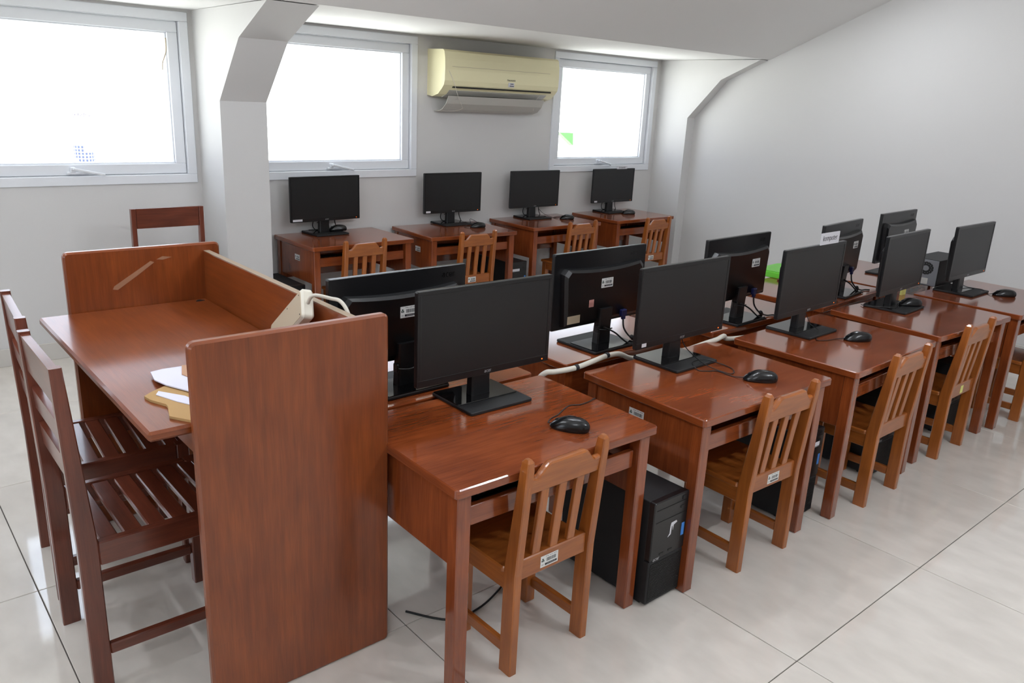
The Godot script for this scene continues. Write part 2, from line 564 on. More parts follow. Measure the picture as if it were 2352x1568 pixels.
func ring_frame(s: SurfaceTool, x0: float, x1: float, y0: float, y1: float, w: float, za: float, zb: float, bev := 0.003):
	b2(s, Vector3(x0, y0, za), Vector3(x1, y0 + w, zb), bev)
	b2(s, Vector3(x0, y1 - w, za), Vector3(x1, y1, zb), bev)
	b2(s, Vector3(x0, y0 + w, za), Vector3(x0 + w, y1 - w, zb), bev)
	b2(s, Vector3(x1 - w, y0 + w, za), Vector3(x1, y1 - w, zb), bev)

func build_windows():
	var lab := ["white awning window with the paper word jendela, left of the pillar", "white awning window between the pillar and the air conditioner", "white awning window in the right corner beside the air conditioner", "white awning window at the far left of the window wall"]
	for k in 4:
		var x0: float = WIN[k][0]; var x1: float = WIN[k][1]
		var s := nst()
		ring_frame(s, x0, x1, WY0, WY1, 0.05, WZ - 0.09, WZ + 0.012)
		var w := struct("window_%d" % (k + 1), s, M.frame, lab[k], "window")
		s = nst()
		ring_frame(s, x0 + 0.053, x1 - 0.053, WY0 + 0.053, WY1 - 0.053, 0.056, WZ - 0.08, WZ - 0.012)
		obj("sash", s, M.frame, w)
		s = nst()
		ring_frame(s, x0 + 0.1085, x1 - 0.1085, WY0 + 0.1085, WY1 - 0.1085, 0.008, WZ - 0.062, WZ - 0.03, 0.001)
		obj("gasket", s, M.frame, w)
		s = nst()
		b2(s, Vector3(x0 + 0.11, WY0 + 0.11, WZ - 0.054), Vector3(x1 - 0.11, WY1 - 0.11, WZ - 0.048), 0.0)
		obj("pane", s, M.glass, w)
		s = nst()
		var hx := (x0 + x1) * 0.5
		b2(s, Vector3(hx - 0.075, WY0 + 0.058, WZ - 0.014), Vector3(hx + 0.03, WY0 + 0.072, WZ + 0.004), 0.003)
		bx(s, Vector3.ZERO, Vector3(0.16, 0.014, 0.012), 0.003, 0, Transform3D(Basis(Vector3(0, 0, 1), -0.22), Vector3(hx + 0.03, WY0 + 0.072, WZ + 0.02)))
		bx(s, Vector3(hx - 0.045, WY0 + 0.082, WZ - 0.004), Vector3(0.026, 0.03, 0.028), 0.004)
		obj("handle", s, M.frame, w)
		if k < 3:
			# loose strip of sealant at the upper right corner
			s = nst()
			if k == 0:
				tube(s, [Vector3(x1 - 0.112, WY1 - 0.14, WZ - 0.03), Vector3(x1 - 0.12, WY1 - 0.21, WZ - 0.012), Vector3(x1 - 0.142, WY1 - 0.27, WZ - 0.01), Vector3(x1 - 0.145, WY1 - 0.31, WZ - 0.012)], 0.003, 6)
				obj("seal_strip", s, M.strip_back, w)
	# side window in the left wall, out of the frame
	var s5 := nst()
	for q in [[0.9, 0.95, 0.2, 2.6], [1.82, 1.87, 0.2, 2.6], [0.95, 1.82, 0.2, 0.25], [0.95, 1.82, 2.55, 2.6], [0.95, 1.82, 1.375, 1.425]]:
		b2(s5, Vector3(WL - 0.09, q[0], q[2]), Vector3(WL + 0.012, q[1], q[3]), 0.003)
	var w5 := struct("window_5", s5, M.frame, "white two pane window in the left wall beside the carrel aisle", "window")
	for k in 2:
		s5 = nst()
		b2(s5, Vector3(WL - 0.054, 0.95, 0.25 + k * 1.175), Vector3(WL - 0.048, 1.82, 1.375 + k * 1.175), 0.0)
		obj("pane", s5, M.glass, w5)
	# paper word on the left pane
	var t := text_part("window_word", "jendela", 0.023, M.violet, null, Transform3D(Basis.IDENTITY, Vector3(0.570, 1.312, WZ - 0.046)), 0.001)
	tag(t, "small violet word jendela stuck on the left window pane", "lettering")

func build_outside():
	# a pale round-fronted building far below, seen through the left window
	var b := thing("building", Vector3(44.7, -40.0, -197.0), 0.0, "distant pale round building with blue panes seen through the left window", "building")
	var s := nst()
	var rings := []
	for y in [0.0, 27.6]:
		var r := []
		for j in 24: r.append(Vector3(cos(TAU * j / 24) * 2.1, y, sin(TAU * j / 24) * 2.1))
		rings.append(r)
	loft(s, rings, 1)
	obj("facade", s, M.facade, b)
	s = nst()
	bx(s, Vector3.ZERO, Vector3(0.42, 0.5, 0.1), 0.01)
	s.set_material(M.bluepane)
	var pm := s.commit()
	for fl in 5:
		for j in 9:
			if (fl < 2 and j > 3) or (fl == 4 and j < 2): continue
			var a := PI * 0.06 + PI * 0.88 * (8 - j) / 8.0
			var w := MeshInstance3D.new(); w.mesh = pm
			put(w, "pane", b)
			w.transform = Transform3D(Basis(Vector3.UP, PI / 2 - a), Vector3(cos(a) * 2.1, 27.2 - fl * 0.72, sin(a) * 2.1))
	# roof overhang and a green roof corner outside the right window
	s = nst()
	b2(s, Vector3(4.45, 1.685, -2.6), Vector3(5.86, 1.825, -2.2), 0.01)
	var e := obj("canopy_beam", s, M.eave)
	tag(e, "pale green canopy beam outside the top of the right window", "canopy")
	s = nst()
	prism(s, PackedVector2Array([Vector2(8.50, 1.035), Vector2(8.80, 1.03), Vector2(8.815, 0.83), Vector2(8.74, 0.88)]), -6.1, -6.0)
	var g := obj("roof_corner", s, M.leaf)
	tag(g, "small green roof corner seen through the right window", "roof")

func build_lamps():
	var cool := Color(0.95, 0.97, 1.0)
	# one flush panel on the ceiling slope
	var at := Vector3(4.5, 1.89 + 0.98 * 0.42966, 0.65)
	var o := thing("ceiling_light", at, 0.0, "flush white ceiling panel light on the slope near the right wall", "lamp")
	o.rotation.x = -atan(0.42966)
	var s := nst()
	ring_frame2(s, 0.3, 0.3, 0.02, 0.03)
	obj("frame", s, M.frame, o)
	s = nst(); b2(s, Vector3(-0.13, -0.022, -0.13), Vector3(0.13, -0.006, 0.13), 0.0)
	obj("diffuser", s, M.tube, o)
	var l := AreaLight3D.new()
	l.area_size = Vector2(0.26, 0.26)
	l.light_energy = 0.7; l.light_color = cool
	l.area_range = 14.0; l.area_attenuation = 2.0; l.shadow_enabled = true
	put(l, "lamp_light", o)
	l.position = Vector3(0, -0.03, 0); l.rotation.x = -PI / 2
	# bare fluorescent battens hanging below the flat ceiling, all above the frame
	var P := [[Vector3(-0.62, 2.45, 1.25), 0.75, "hanging fluorescent batten above the carrel", PI / 2], [Vector3(1.5, 2.52, 1.5), 0.75, "hanging fluorescent batten above the front row", 0.0], [Vector3(-1.2, 2.6, 3.6), 1.0, "hanging fluorescent batten at the left rear", 0.0], [Vector3(2.0, 2.6, 4.0), 1.9, "hanging fluorescent batten at the right rear", 0.0]]
	for q in P:
		o = thing("batten_light", q[0], q[3], q[2], "lamp", "hanging fluorescent battens")
		s = nst(); b2(s, Vector3(-0.62, 0.03, -0.03), Vector3(0.62, 0.075, 0.03), 0.004)
		obj("housing", s, M.frame, o)
		s = nst()
		tube(s, [Vector3(-0.6, 0.012, 0), Vector3(-0.2, 0.012, 0), Vector3(0.2, 0.012, 0), Vector3(0.6, 0.012, 0)], 0.014, 10)
		obj("fluorescent_tube", s, M.tube, o)
		s = nst()
		for x in [-0.5, 0.5]: tube(s, [Vector3(x, 0.07, 0), Vector3(x, 0.0 + minf(3.02, 1.89 + (q[0].z + 0.33) * 0.42966) - q[0].y + (0.0 if q[3] == 0.0 else -x * 0.42966), 0)], 0.004, 6)
		obj("hanger", s, M.frame, o)
		for k in 2:
			var om := OmniLight3D.new()
			om.light_energy = q[1] * 0.5; om.light_color = cool
			om.omni_range = 16.0; om.omni_attenuation = 2.0; om.shadow_enabled = true; om.light_size = 0.03
			put(om, "lamp_light", o)
			om.position = Vector3(-0.3 + 0.6 * k, -0.14, 0)

func ring_frame2(s: SurfaceTool, w: float, d: float, t: float, h: float):
	b2(s, Vector3(-w / 2, -h, -d / 2), Vector3(w / 2, 0, -d / 2 + t), 0.003)
	b2(s, Vector3(-w / 2, -h, d / 2 - t), Vector3(w / 2, 0, d / 2), 0.003)
	b2(s, Vector3(-w / 2, -h, -d / 2 + t), Vector3(-w / 2 + t, 0, d / 2 - t), 0.003)
	b2(s, Vector3(w / 2 - t, -h, -d / 2 + t), Vector3(w / 2, 0, d / 2 - t), 0.003)

# ------------------------------------------------------------------ study carrel
func build_carrel():
	var o := thing("study_carrel", Vector3(0, 0, 0.64), 0.0, "large brown wooden study carrel with tall side panels and raised back panel", "carrel")
	# near and far side panels: rounded slabs standing in the xy plane
	for k in 2:
		var s := nst()
		var z: float = [1.139, 0.0125][k]
		slab(s, 0.497, 0.965, 0.026, 0.016, 0.006, Transform3D(Basis.IDENTITY, Vector3(0.2475, 0.4825, z)), 5, 1)
		obj("side_panel", s, M.carrel, o)
	var s := nst()
	b2(s, Vector3(0.438, 0.42, 0.026), Vector3(0.460, 0.937, 1.125), 0.002, 2)
	obj("back_panel", s, M.carrel, o)
	s = nst()
	b2(s, Vector3(0.4383, 0.9372, 0.026), Vector3(0.4597, 0.9385, 1.125), 0.0004, 2)
	obj("raw_edge", s, M.raw, o, "bare worn top edge of the back panel")
	s = nst()
	# tabletop with a rounded front edge
	var zy := []
	b2(s, Vector3(-0.088, 0.744, 0.0265), Vector3(0.4375, 0.768, 1.118), 0.006, 2)
	obj("tabletop", s, M.carrel, o)
	s = nst()
	b2(s, Vector3(0.03, 0.66, 0.026), Vector3(0.05, 0.744, 1.125), 0.002, 2)
	obj("apron", s, M.carrel, o)
	# pale scar left by tape on the far side panel, and a knot hole in the tabletop
	s = nst()
	prism(s, PackedVector2Array([Vector2(0.135, 0.833), Vector2(0.14, 0.843), Vector2(0.26, 0.917), Vector2(0.272, 0.912), Vector2(0.215, 0.872), Vector2(0.150, 0.830)]), 0.0255, 0.0265)
	obj("tape_scar", s, M.scratch, o, "pale diagonal tape scar")
	s = nst()
	prism(s, PackedVector2Array([Vector2(0.28, 0.921), Vector2(0.30, 0.93), Vector2(0.33, 0.925), Vector2(0.30, 0.918)]), 0.0255, 0.0262)
	obj("tape_scar", s, M.scratch, o)
	s = nst()
	var ring0 := []; var ring1 := []
	for j in 10:
		var a := TAU * j / 10
		var r := 0.011 + 0.003 * sin(a * 3.0)
		ring0.append(Vector3(0.405 + cos(a) * r * 1.3, 0.7675, 0.055 + sin(a) * r)); ring1.append(Vector3(0.405 + cos(a) * r * 1.3, 0.7686, 0.055 + sin(a) * r))
	loft(s, [ring0, ring1], 0)
	obj("knot_hole", s, M.hole, o, "dark chipped knot hole")

# ------------------------------------------------------------------ chairs at the carrel
func large_chair(label: String, rails: Array, at: Vector3, turn: float) -> Node3D:
	var o := thing("slat_chair", at, turn, label, "chair")
	var hw := 0.183
	for sx in [-1.0, 1.0]:
		var xo: float = sx * hw; var xi: float = sx * (hw - 0.024)
		var x0 := minf(xo, xi); var x1 := maxf(xo, xi)
		var s := nst()
		loft(s, [rect_ring(x0, x1, -0.046, 0.0, 0.0), rect_ring(x0, x1, -0.046, 0.0, 0.42), rect_ring(x0, x1, -0.015, 0.012, 0.874)], 1)
		obj("back_post", s, M.big, o)
		s = nst()
		loft(s, [rect_ring(x0 - 0.01 * maxf(0, sx), x1 + 0.01 * maxf(0, -sx), -0.405, -0.367, 0.0), rect_ring(x0 - 0.01 * maxf(0, sx), x1 + 0.01 * maxf(0, -sx), -0.405, -0.367, 0.42)], 1)
		obj("front_leg", s, M.big, o)
		s = nst()
		b2(s, Vector3(x0, 0.356, -0.367), Vector3(x1, 0.42, -0.046), 0.003, 2)
		obj("side_rail", s, M.big, o)
		s = nst()
		b2(s, Vector3(x0 + 0.002, 0.098, -0.367), Vector3(x1 - 0.002, 0.128, -0.046), 0.003, 2)
		obj("stretcher", s, M.big, o)
	var s := nst()
	b2(s, Vector3(-hw + 0.034, 0.356, -0.398), Vector3(hw - 0.034, 0.418, -0.378), 0.003, 0)
	obj("front_rail", s, M.big, o)
	for k in 6:
		s = nst()
		var z := -0.075 - 0.0575 * k
		b2(s, Vector3(-hw + 0.025, 0.402, z - 0.022), Vector3(hw - 0.025, 0.417, z + 0.022), 0.003, 0)
		obj("seat_slat", s, M.big, o)
	for r in rails:
		s = nst()
		var y0: float = r[0]; var y1: float = r[1]
		var a := lerpf(-0.030, 0.0, (y0 - 0.42) / 0.454); var b := lerpf(-0.030, 0.0, (y1 - 0.42) / 0.454)
		loft(s, [rect_ring(-hw + 0.024, hw - 0.024, a - 0.011, a + 0.009, y0), rect_ring(-hw + 0.024, hw - 0.024, b - 0.011, b + 0.009, y1)], 0)
		obj("back_rail", s, M.big, o)
	return o

func build_large_chairs():
	var r := [[0.772, 0.868], [0.668, 0.726], [0.565, 0.627]]
	large_chair("dark wooden slatted chair at the open side of the carrel, nearest the camera", r, Vector3(-0.211, 0, 1.355), -PI / 2)
	large_chair("dark wooden slatted chair at the carrel, behind the nearer slatted chair", r, Vector3(-0.185, 0, 0.875), -PI / 2 - 0.06)
	large_chair("dark wooden chair with one wide top rail standing by the left window", [[0.772, 0.874], [0.59, 0.65]], Vector3(0.805, 0, -0.87), 0.0)

# ------------------------------------------------------------------ desks
func build_desk(label: String, group: String) -> Node3D:
	var o := thing("computer_desk", Vector3.ZERO, 0.0, label, "desk", group)
	var s := nst()
	slab(s, DW, DD, 0.026, 0.012, 0.003, frame(Vector3(1, 0, 0), Vector3(0, 0, -1), Vector3(0, 1, 0), Vector3(DW / 2, DH - 0.013, -DD / 2)), 4, 0)
	obj("tabletop", s, M.desk, o)
	var e := 0.015; var lw := 0.042
	for lx in [e, DW - e - lw]:
		for lz in [-e, -DD + e + lw]:
			s = nst()
			b2(s, Vector3(lx, 0, lz - lw), Vector3(lx + lw, DH - 0.026, lz), 0.003, 1)
			obj("leg", s, M.desk, o)
	for sx in [e + 0.006, DW - e - 0.018]:
		s = nst()
		b2(s, Vector3(sx, 0.375, -DD + e + lw), Vector3(sx + 0.012, DH - 0.026, -e - lw), 0.001, 1)
		obj("side_panel", s, M.desk, o)
	s = nst()
	b2(s, Vector3(e + lw, 0.33, -DD + e + 0.008), Vector3(DW - e - lw, DH - 0.026, -DD + e + 0.022), 0.001, 0)
	obj("back_board", s, M.desk, o)
	s = nst()
	b2(s, Vector3(e + lw + 0.004, 0.478, -0.052), Vector3(DW - e - lw - 0.004, 0.532, -0.034), 0.002, 0)
	var dr := obj("keyboard_drawer", s, M.desk, o)
	s = nst()
	b2(s, Vector3(e + lw + 0.004, 0.478, -0.36), Vector3(DW - e - lw - 0.004, 0.490, -0.052), 0.001, 0)
	obj("tray_board", s, M.desk, dr)
	return o

var desks := {}

func build_desks():
	var proto := build_desk("", "")
	var A := [[0.483, 2.111, -0.019], [1.348, 2.181, -0.020], [2.203, 2.220, 0.029], [3.001, 2.181, -0.054], [3.784, 2.242, -0.009]]
	var la := ["red brown computer desk of the front row right beside the carrel", "red brown computer desk second from the carrel in the front row", "red brown computer desk in the middle of the front row, komputer tag above it", "red brown computer desk fourth from the carrel in the front row", "red brown computer desk at the right end of the front row, cut by the frame"]
	var C := [[1.59, -0.831, 0.01], [2.43, -0.825, -0.043], [3.354, -0.85, 0.007], [4.245, -0.842, 0.006]]
	var lc := ["red brown desk against the window wall right beside the pillar", "red brown desk against the window wall, second from the pillar", "red brown desk against the window wall, third from the pillar", "red brown desk against the window wall at the right corner"]
	var B := [[0.483, 1.573, 0.0], [1.358, 1.573, 0.0], [2.18, 1.60, 0.0], [2.99, 1.585, 0.06], [3.77, 1.565, 0.0]]
	var lb := ["desk of the middle row behind the carrel's back panel, mostly hidden", "desk of the middle row, back to back with the second front desk", "desk of the middle row, back to back with the middle front desk", "desk of the middle row with the green tray on it", "desk of the middle row at the right end under the rear view tower"]
	for i in 5:
		var o: Node3D = proto if i == 0 else proto.duplicate()
		if i > 0: put(o, "computer_desk")
		o.position = Vector3(A[i][0], 0, A[i][1]); o.rotation.y = A[i][2]
		tag(o, la[i], "desk", "front row computer desks"); desks["A%d" % (i + 1)] = o
	for i in 5:
		var o := dup(proto, Vector3(B[i][0] + DW, 0, B[i][1] - DD), PI + B[i][2], lb[i], "middle row computer desks")
		desks["B%d" % (i + 1)] = o
	for i in 4:
		var o := dup(proto, Vector3(C[i][0], 0, C[i][1] + 0.024), C[i][2], lc[i], "window wall computer desks")
		desks["C%d" % (i + 1)] = o
	# inventory stickers on the left side panels
	for q in [["A2", Vector3(0.0205, 0.525, -0.285)], ["C1", Vector3(0.0205, 0.508, -0.245)], ["C2", Vector3(0.0205, 0.50, -0.2)]]:
		var s := sticker_mesh(0.064, 0.036)
		var m := obj("inventory_sticker", s, M.stickers[rng.randi() % 3], desks[q[0]], "white barcode sticker")
		m.transform = frame(Vector3(0, 0, 1), Vector3(0, 1, 0), Vector3(-1, 0, 0), q[1])

# ------------------------------------------------------------------ small chairs
func build_small_chair() -> Node3D:
	var o := thing("small_chair", Vector3.ZERO, 0.0, "", "chair")
	var hw := 0.1475
	for sx in [-1.0, 1.0]:
		var x0: float = -hw if sx < 0 else hw - 0.026
		var x1 := x0 + 0.026
		var s := nst()
		loft(s, [rect_ring(x0, x1, -0.048, 0.0, 0.0), rect_ring(x0, x1, -0.046, 0.002, 0.31), rect_ring(x0, x1, -0.004, 0.027, 0.615), rect_ring(x0 + 0.002, x1 - 0.002, 0.0, 0.027, 0.640), rect_ring(x0 + 0.007, x1 - 0.007, 0.006, 0.022, 0.648)], 1)
		obj("back_post", s, M.chair, o)
		var fx0: float = -hw + 0.004 if sx < 0 else hw - 0.042
		s = nst()
		b2(s, Vector3(fx0, 0, -0.262), Vector3(fx0 + 0.038, 0.30, -0.222), 0.003, 1)
		obj("front_leg", s, M.chair, o)
		s = nst()
		var rx: float = -hw + 0.006 if sx < 0 else hw - 0.024
		b2(s, Vector3(rx, 0.248, -0.222), Vector3(rx + 0.018, 0.30, -0.046), 0.002, 2)
		obj("side_rail", s, M.chair, o)
		s = nst()
		b2(s, Vector3(rx, 0.052, -0.222), Vector3(rx + 0.018, 0.086, -0.047), 0.003, 2)
		obj("stretcher", s, M.chair, o)
	var s := nst()
	slab(s, 0.30, 0.235, 0.018, 0.012, 0.004, frame(Vector3(1, 0, 0), Vector3(0, 0, -1), Vector3(0, 1, 0), Vector3(0, 0.309, -0.160)), 3, 0)
	obj("seat", s, M.chair, o)
	s = nst()
	b2(s, Vector3(-hw + 0.042, 0.25, -0.25), Vector3(hw - 0.042, 0.30, -0.235), 0.002, 0)
	obj("front_rail", s, M.chair, o)
	s = nst()
	b2(s, Vector3(-hw + 0.026, 0.285, -0.030), Vector3(hw - 0.026, 0.346, -0.008), 0.003, 0)
	obj("back_rail", s, M.chair, o)
	# crest rail with a raised middle
	var top := PackedVector2Array()
	var L := hw - 0.026
	var n := 28
	for i in n + 1:
		var x := -L + 2 * L * i / n
		var a := (L - absf(x)) / L
		var y := 0.590
		if a > 0.13: y = lerpf(0.590, 0.626, smoothstep(0.13, 0.5, a))
		else: y = 0.590 + 0.004 * (1.0 - a / 0.13)
		top.append(Vector2(x, y))
	s = nst()
	var rings := []
	# run along x, section leaning with the posts
	for i in top.size():
		var p := top[i]
		var zt := lerpf(0.004, 0.0145, (p.y - 0.54) / 0.09); var zb := 0.002
		var r := []
		for q in [[0.545, -0.009], [0.548, -0.0115], [p.y - 0.006, -0.0115], [p.y - 0.0015, -0.008], [p.y, -0.003], [p.y, 0.003], [p.y - 0.0015, 0.008], [p.y - 0.006, 0.0115], [0.548, 0.0115], [0.545, 0.009]]:
			var zc := lerpf(0.002, 0.0145, (q[0] - 0.54) / 0.09)
			r.append(Vector3(p.x, q[0], zc + q[1]))
		rings.append(r)
	loft(s, rings, 0)
	obj("crest_rail", s, M.chair, o)
	for k in 3:
		s = nst()
		var x := -0.064 + 0.064 * k
		loft(s, [rect_ring(x - 0.014, x + 0.014, -0.026, -0.012, 0.346, 0.002), rect_ring(x - 0.014, x + 0.014, -0.004, 0.010, 0.545, 0.002)], 1)
		obj("back_slat", s, M.chair, o)
	return o

func build_small_chairs():
	var proto := build_small_chair()
	var A := [[0.815, 2.125, 0.0], [1.753, 2.208, -0.03], [2.57, 2.236, 0.0], [3.31, 2.212, 0.0], [4.185, 2.265, 0.0]]
	var la := ["small varnished chair with three back slats at the desk beside the carrel", "small varnished chair with a barcode sticker at the second front desk", "small varnished chair at the middle desk of the front row", "small varnished chair with a blank pale sticker at the fourth front desk", "small varnished chair at the right end of the front row, mostly cut off"]
	for i in 5:
		var o: Node3D = proto if i == 0 else proto.duplicate()
		if i > 0: put(o, "small_chair")
		o.position = Vector3(A[i][0], 0, A[i][1]); o.rotation.y = A[i][2]
		tag(o, la[i], "chair", "small chairs of the front row")
	for i in [0, 1, 3]:
			var o: Node3D = get_node(["small_chair", "small_chair_001", "", "small_chair_003"][i])
			var s := sticker_mesh(0.064 if i < 2 else 0.03, 0.034 if i < 2 else 0.036)
			var m := obj("inventory_sticker", s, M.stickers[i] if i < 2 else M.yellow, o, "white barcode sticker" if i < 2 else "blank pale sticker")
			m.transform = Transform3D(Basis.IDENTITY, Vector3([-0.018, 0.0, 0, 0.0][i], 0.314, -0.0078))
	var C := [[1.90, -0.745, 0.02], [2.745, -0.715, -0.03], [3.775, -0.755, 0.0], [4.55, -0.665, 0.0]]
	var lc := ["small varnished chair at the window desk beside the pillar", "small varnished chair at the second window desk from the pillar", "small varnished chair at the third window desk from the pillar", "small varnished chair at the right corner window desk"]
	for i in 4:
		var o := dup(proto, Vector3(C[i][0], 0, C[i][1]), C[i][2], lc[i], "small chairs of the window row")
		if o.has_node("inventory_sticker"): o.get_node("inventory_sticker").free()
		if i in [1, 3]:
			var s := sticker_mesh(0.064, 0.036)
			var m := obj("inventory_sticker", s, M.stickers[2], o, "white barcode sticker")
			m.transform = Transform3D(Basis.IDENTITY, Vector3(-0.03, 0.314, -0.0078))

# ------------------------------------------------------------------ monitors
func build_monitor() -> Node3D:
	var o := thing("computer_monitor", Vector3.ZERO, 0.0, "", "monitor")
	var y0 := 0.085; var y1 := 0.369; var w := 0.502
	var ym := (y0 + y1) / 2
	var s := nst()
	slab(s, w, y1 - y0, 0.016, 0.006, 0.002, Transform3D(Basis.IDENTITY, Vector3(0, ym, 0.011)), 3)
	# raised bezel lips on the front
	obj("housing", s, M.black, o)
	s = nst()
	var lip := 0.002
	b2(s, Vector3(-w / 2 + 0.001, y0 + 0.001, 0.0185), Vector3(w / 2 - 0.001, y0 + 0.022, 0.0185 + lip), 0.0006)
	b2(s, Vector3(-w / 2 + 0.001, y1 - 0.013, 0.0185), Vector3(w / 2 - 0.001, y1 - 0.001, 0.0185 + lip), 0.0006)
	b2(s, Vector3(-w / 2 + 0.001, y0 + 0.022, 0.0185), Vector3(-w / 2 + 0.013, y1 - 0.013, 0.0185 + lip), 0.0006)
	b2(s, Vector3(w / 2 - 0.013, y0 + 0.022, 0.0185), Vector3(w / 2 - 0.001, y1 - 0.013, 0.0185 + lip), 0.0006)
	obj("bezel", s, M.black, o)
	s = nst()
	b2(s, Vector3(-w / 2 + 0.013, y0 + 0.022, 0.0180), Vector3(w / 2 - 0.013, y1 - 0.013, 0.0192), 0.0)
	obj("screen", s, M.screen, o)
	# bulging back shell whose upper ledge sags in the middle
	s = nst()
	var N := 24
	var grid := []
	for layer in 3:
		var inset: float = [0.0, 0.004, 0.016][layer]
		var z: float = [0.004, -0.016, -0.024][layer]
		var ring := []
		var hw := w / 2 - 0.030 - inset
		for i in N + 1:
			var x := -hw + 2 * hw * i / N
			var q := absf(x) / hw
			ring.append(Vector3(x, y1 - 0.066 + 0.014 * q * q - inset * 0.8 - (0.02 * smoothstep(0.94, 1.0, q)), z))
		for i in 9:
			var t := float(i) / 8.0
			ring.append(Vector3(hw - 0.012 * t, lerpf(y1 - 0.09, y0 + 0.012 + inset, t) - 0.0, z))
		for i in 9:
			var t := 1.0 - float(i) / 8.0
			ring.append(Vector3(-hw + 0.012 * t, lerpf(y1 - 0.09, y0 + 0.012 + inset, t), z))
		grid.append(ring)
	loft(s, grid, 0)
	obj("back_shell", s, M.black, o)
	# stand
	s = nst()
	loft(s, [rect_ring(-0.036, 0.036, -0.036, -0.001, 0.010, 0.005), rect_ring(-0.034, 0.034, -0.036, -0.003, 0.075, 0.005), rect_ring(-0.034, 0.034, -0.040, -0.012, 0.150, 0.005)], 1)
	var st := obj("stand_neck", s, M.black, o)
	s = nst()
	tube(s, [Vector3(-0.036, 0.066, -0.038), Vector3(-0.02, 0.069, -0.046), Vector3(0.0, 0.067, -0.047), Vector3(0.025, 0.070, -0.046), Vector3(0.044, 0.072, -0.030)], 0.0028, 6)
	b2(s, Vector3(0.036, 0.058, -0.04), Vector3(0.043, 0.086, -0.016), 0.002)
	obj("cable_clip", s, M.black, st)
	s = nst()
	slab(s, 0.235, 0.205, 0.010, 0.006, 0.002, frame(Vector3(1, 0, 0), Vector3(0, 0, -1), Vector3(0, 1, 0), Vector3(0, 0.006, 0.0025)), 3)
	var bs := obj("stand_base", s, M.black_rough, o)
	s = nst()
	slab(s, 0.226, 0.135, 0.003, 0.004, 0.0008, frame(Vector3(1, 0, 0), Vector3(0, 0, -1), Vector3(0, 1, 0), Vector3(-0.002, 0.0122, -0.030)), 3)
	obj("glossy_plate", s, M.gloss, bs)
	text_part("brand_lettering", "acer", 0.0105, M.logo, o, Transform3D(Basis.IDENTITY, Vector3(0.004, y0 + 0.0115, 0.0206)), 0.0006)
	s = nst()
	b2(s, Vector3(w / 2 - 0.030, y0 + 0.009, 0.0200), Vector3(w / 2 - 0.025, y0 + 0.013, 0.0214), 0.0006)
	obj("power_led", s, M.led, o)
	# recessed emblem plate on the back, upper right seen from behind
	text_part("back_lettering", "acer", 0.02, M.gloss, o, Transform3D(Basis(Vector3.UP, PI), Vector3(-0.18, y1 - 0.028, 0.0034)), 0.0008)
	return o

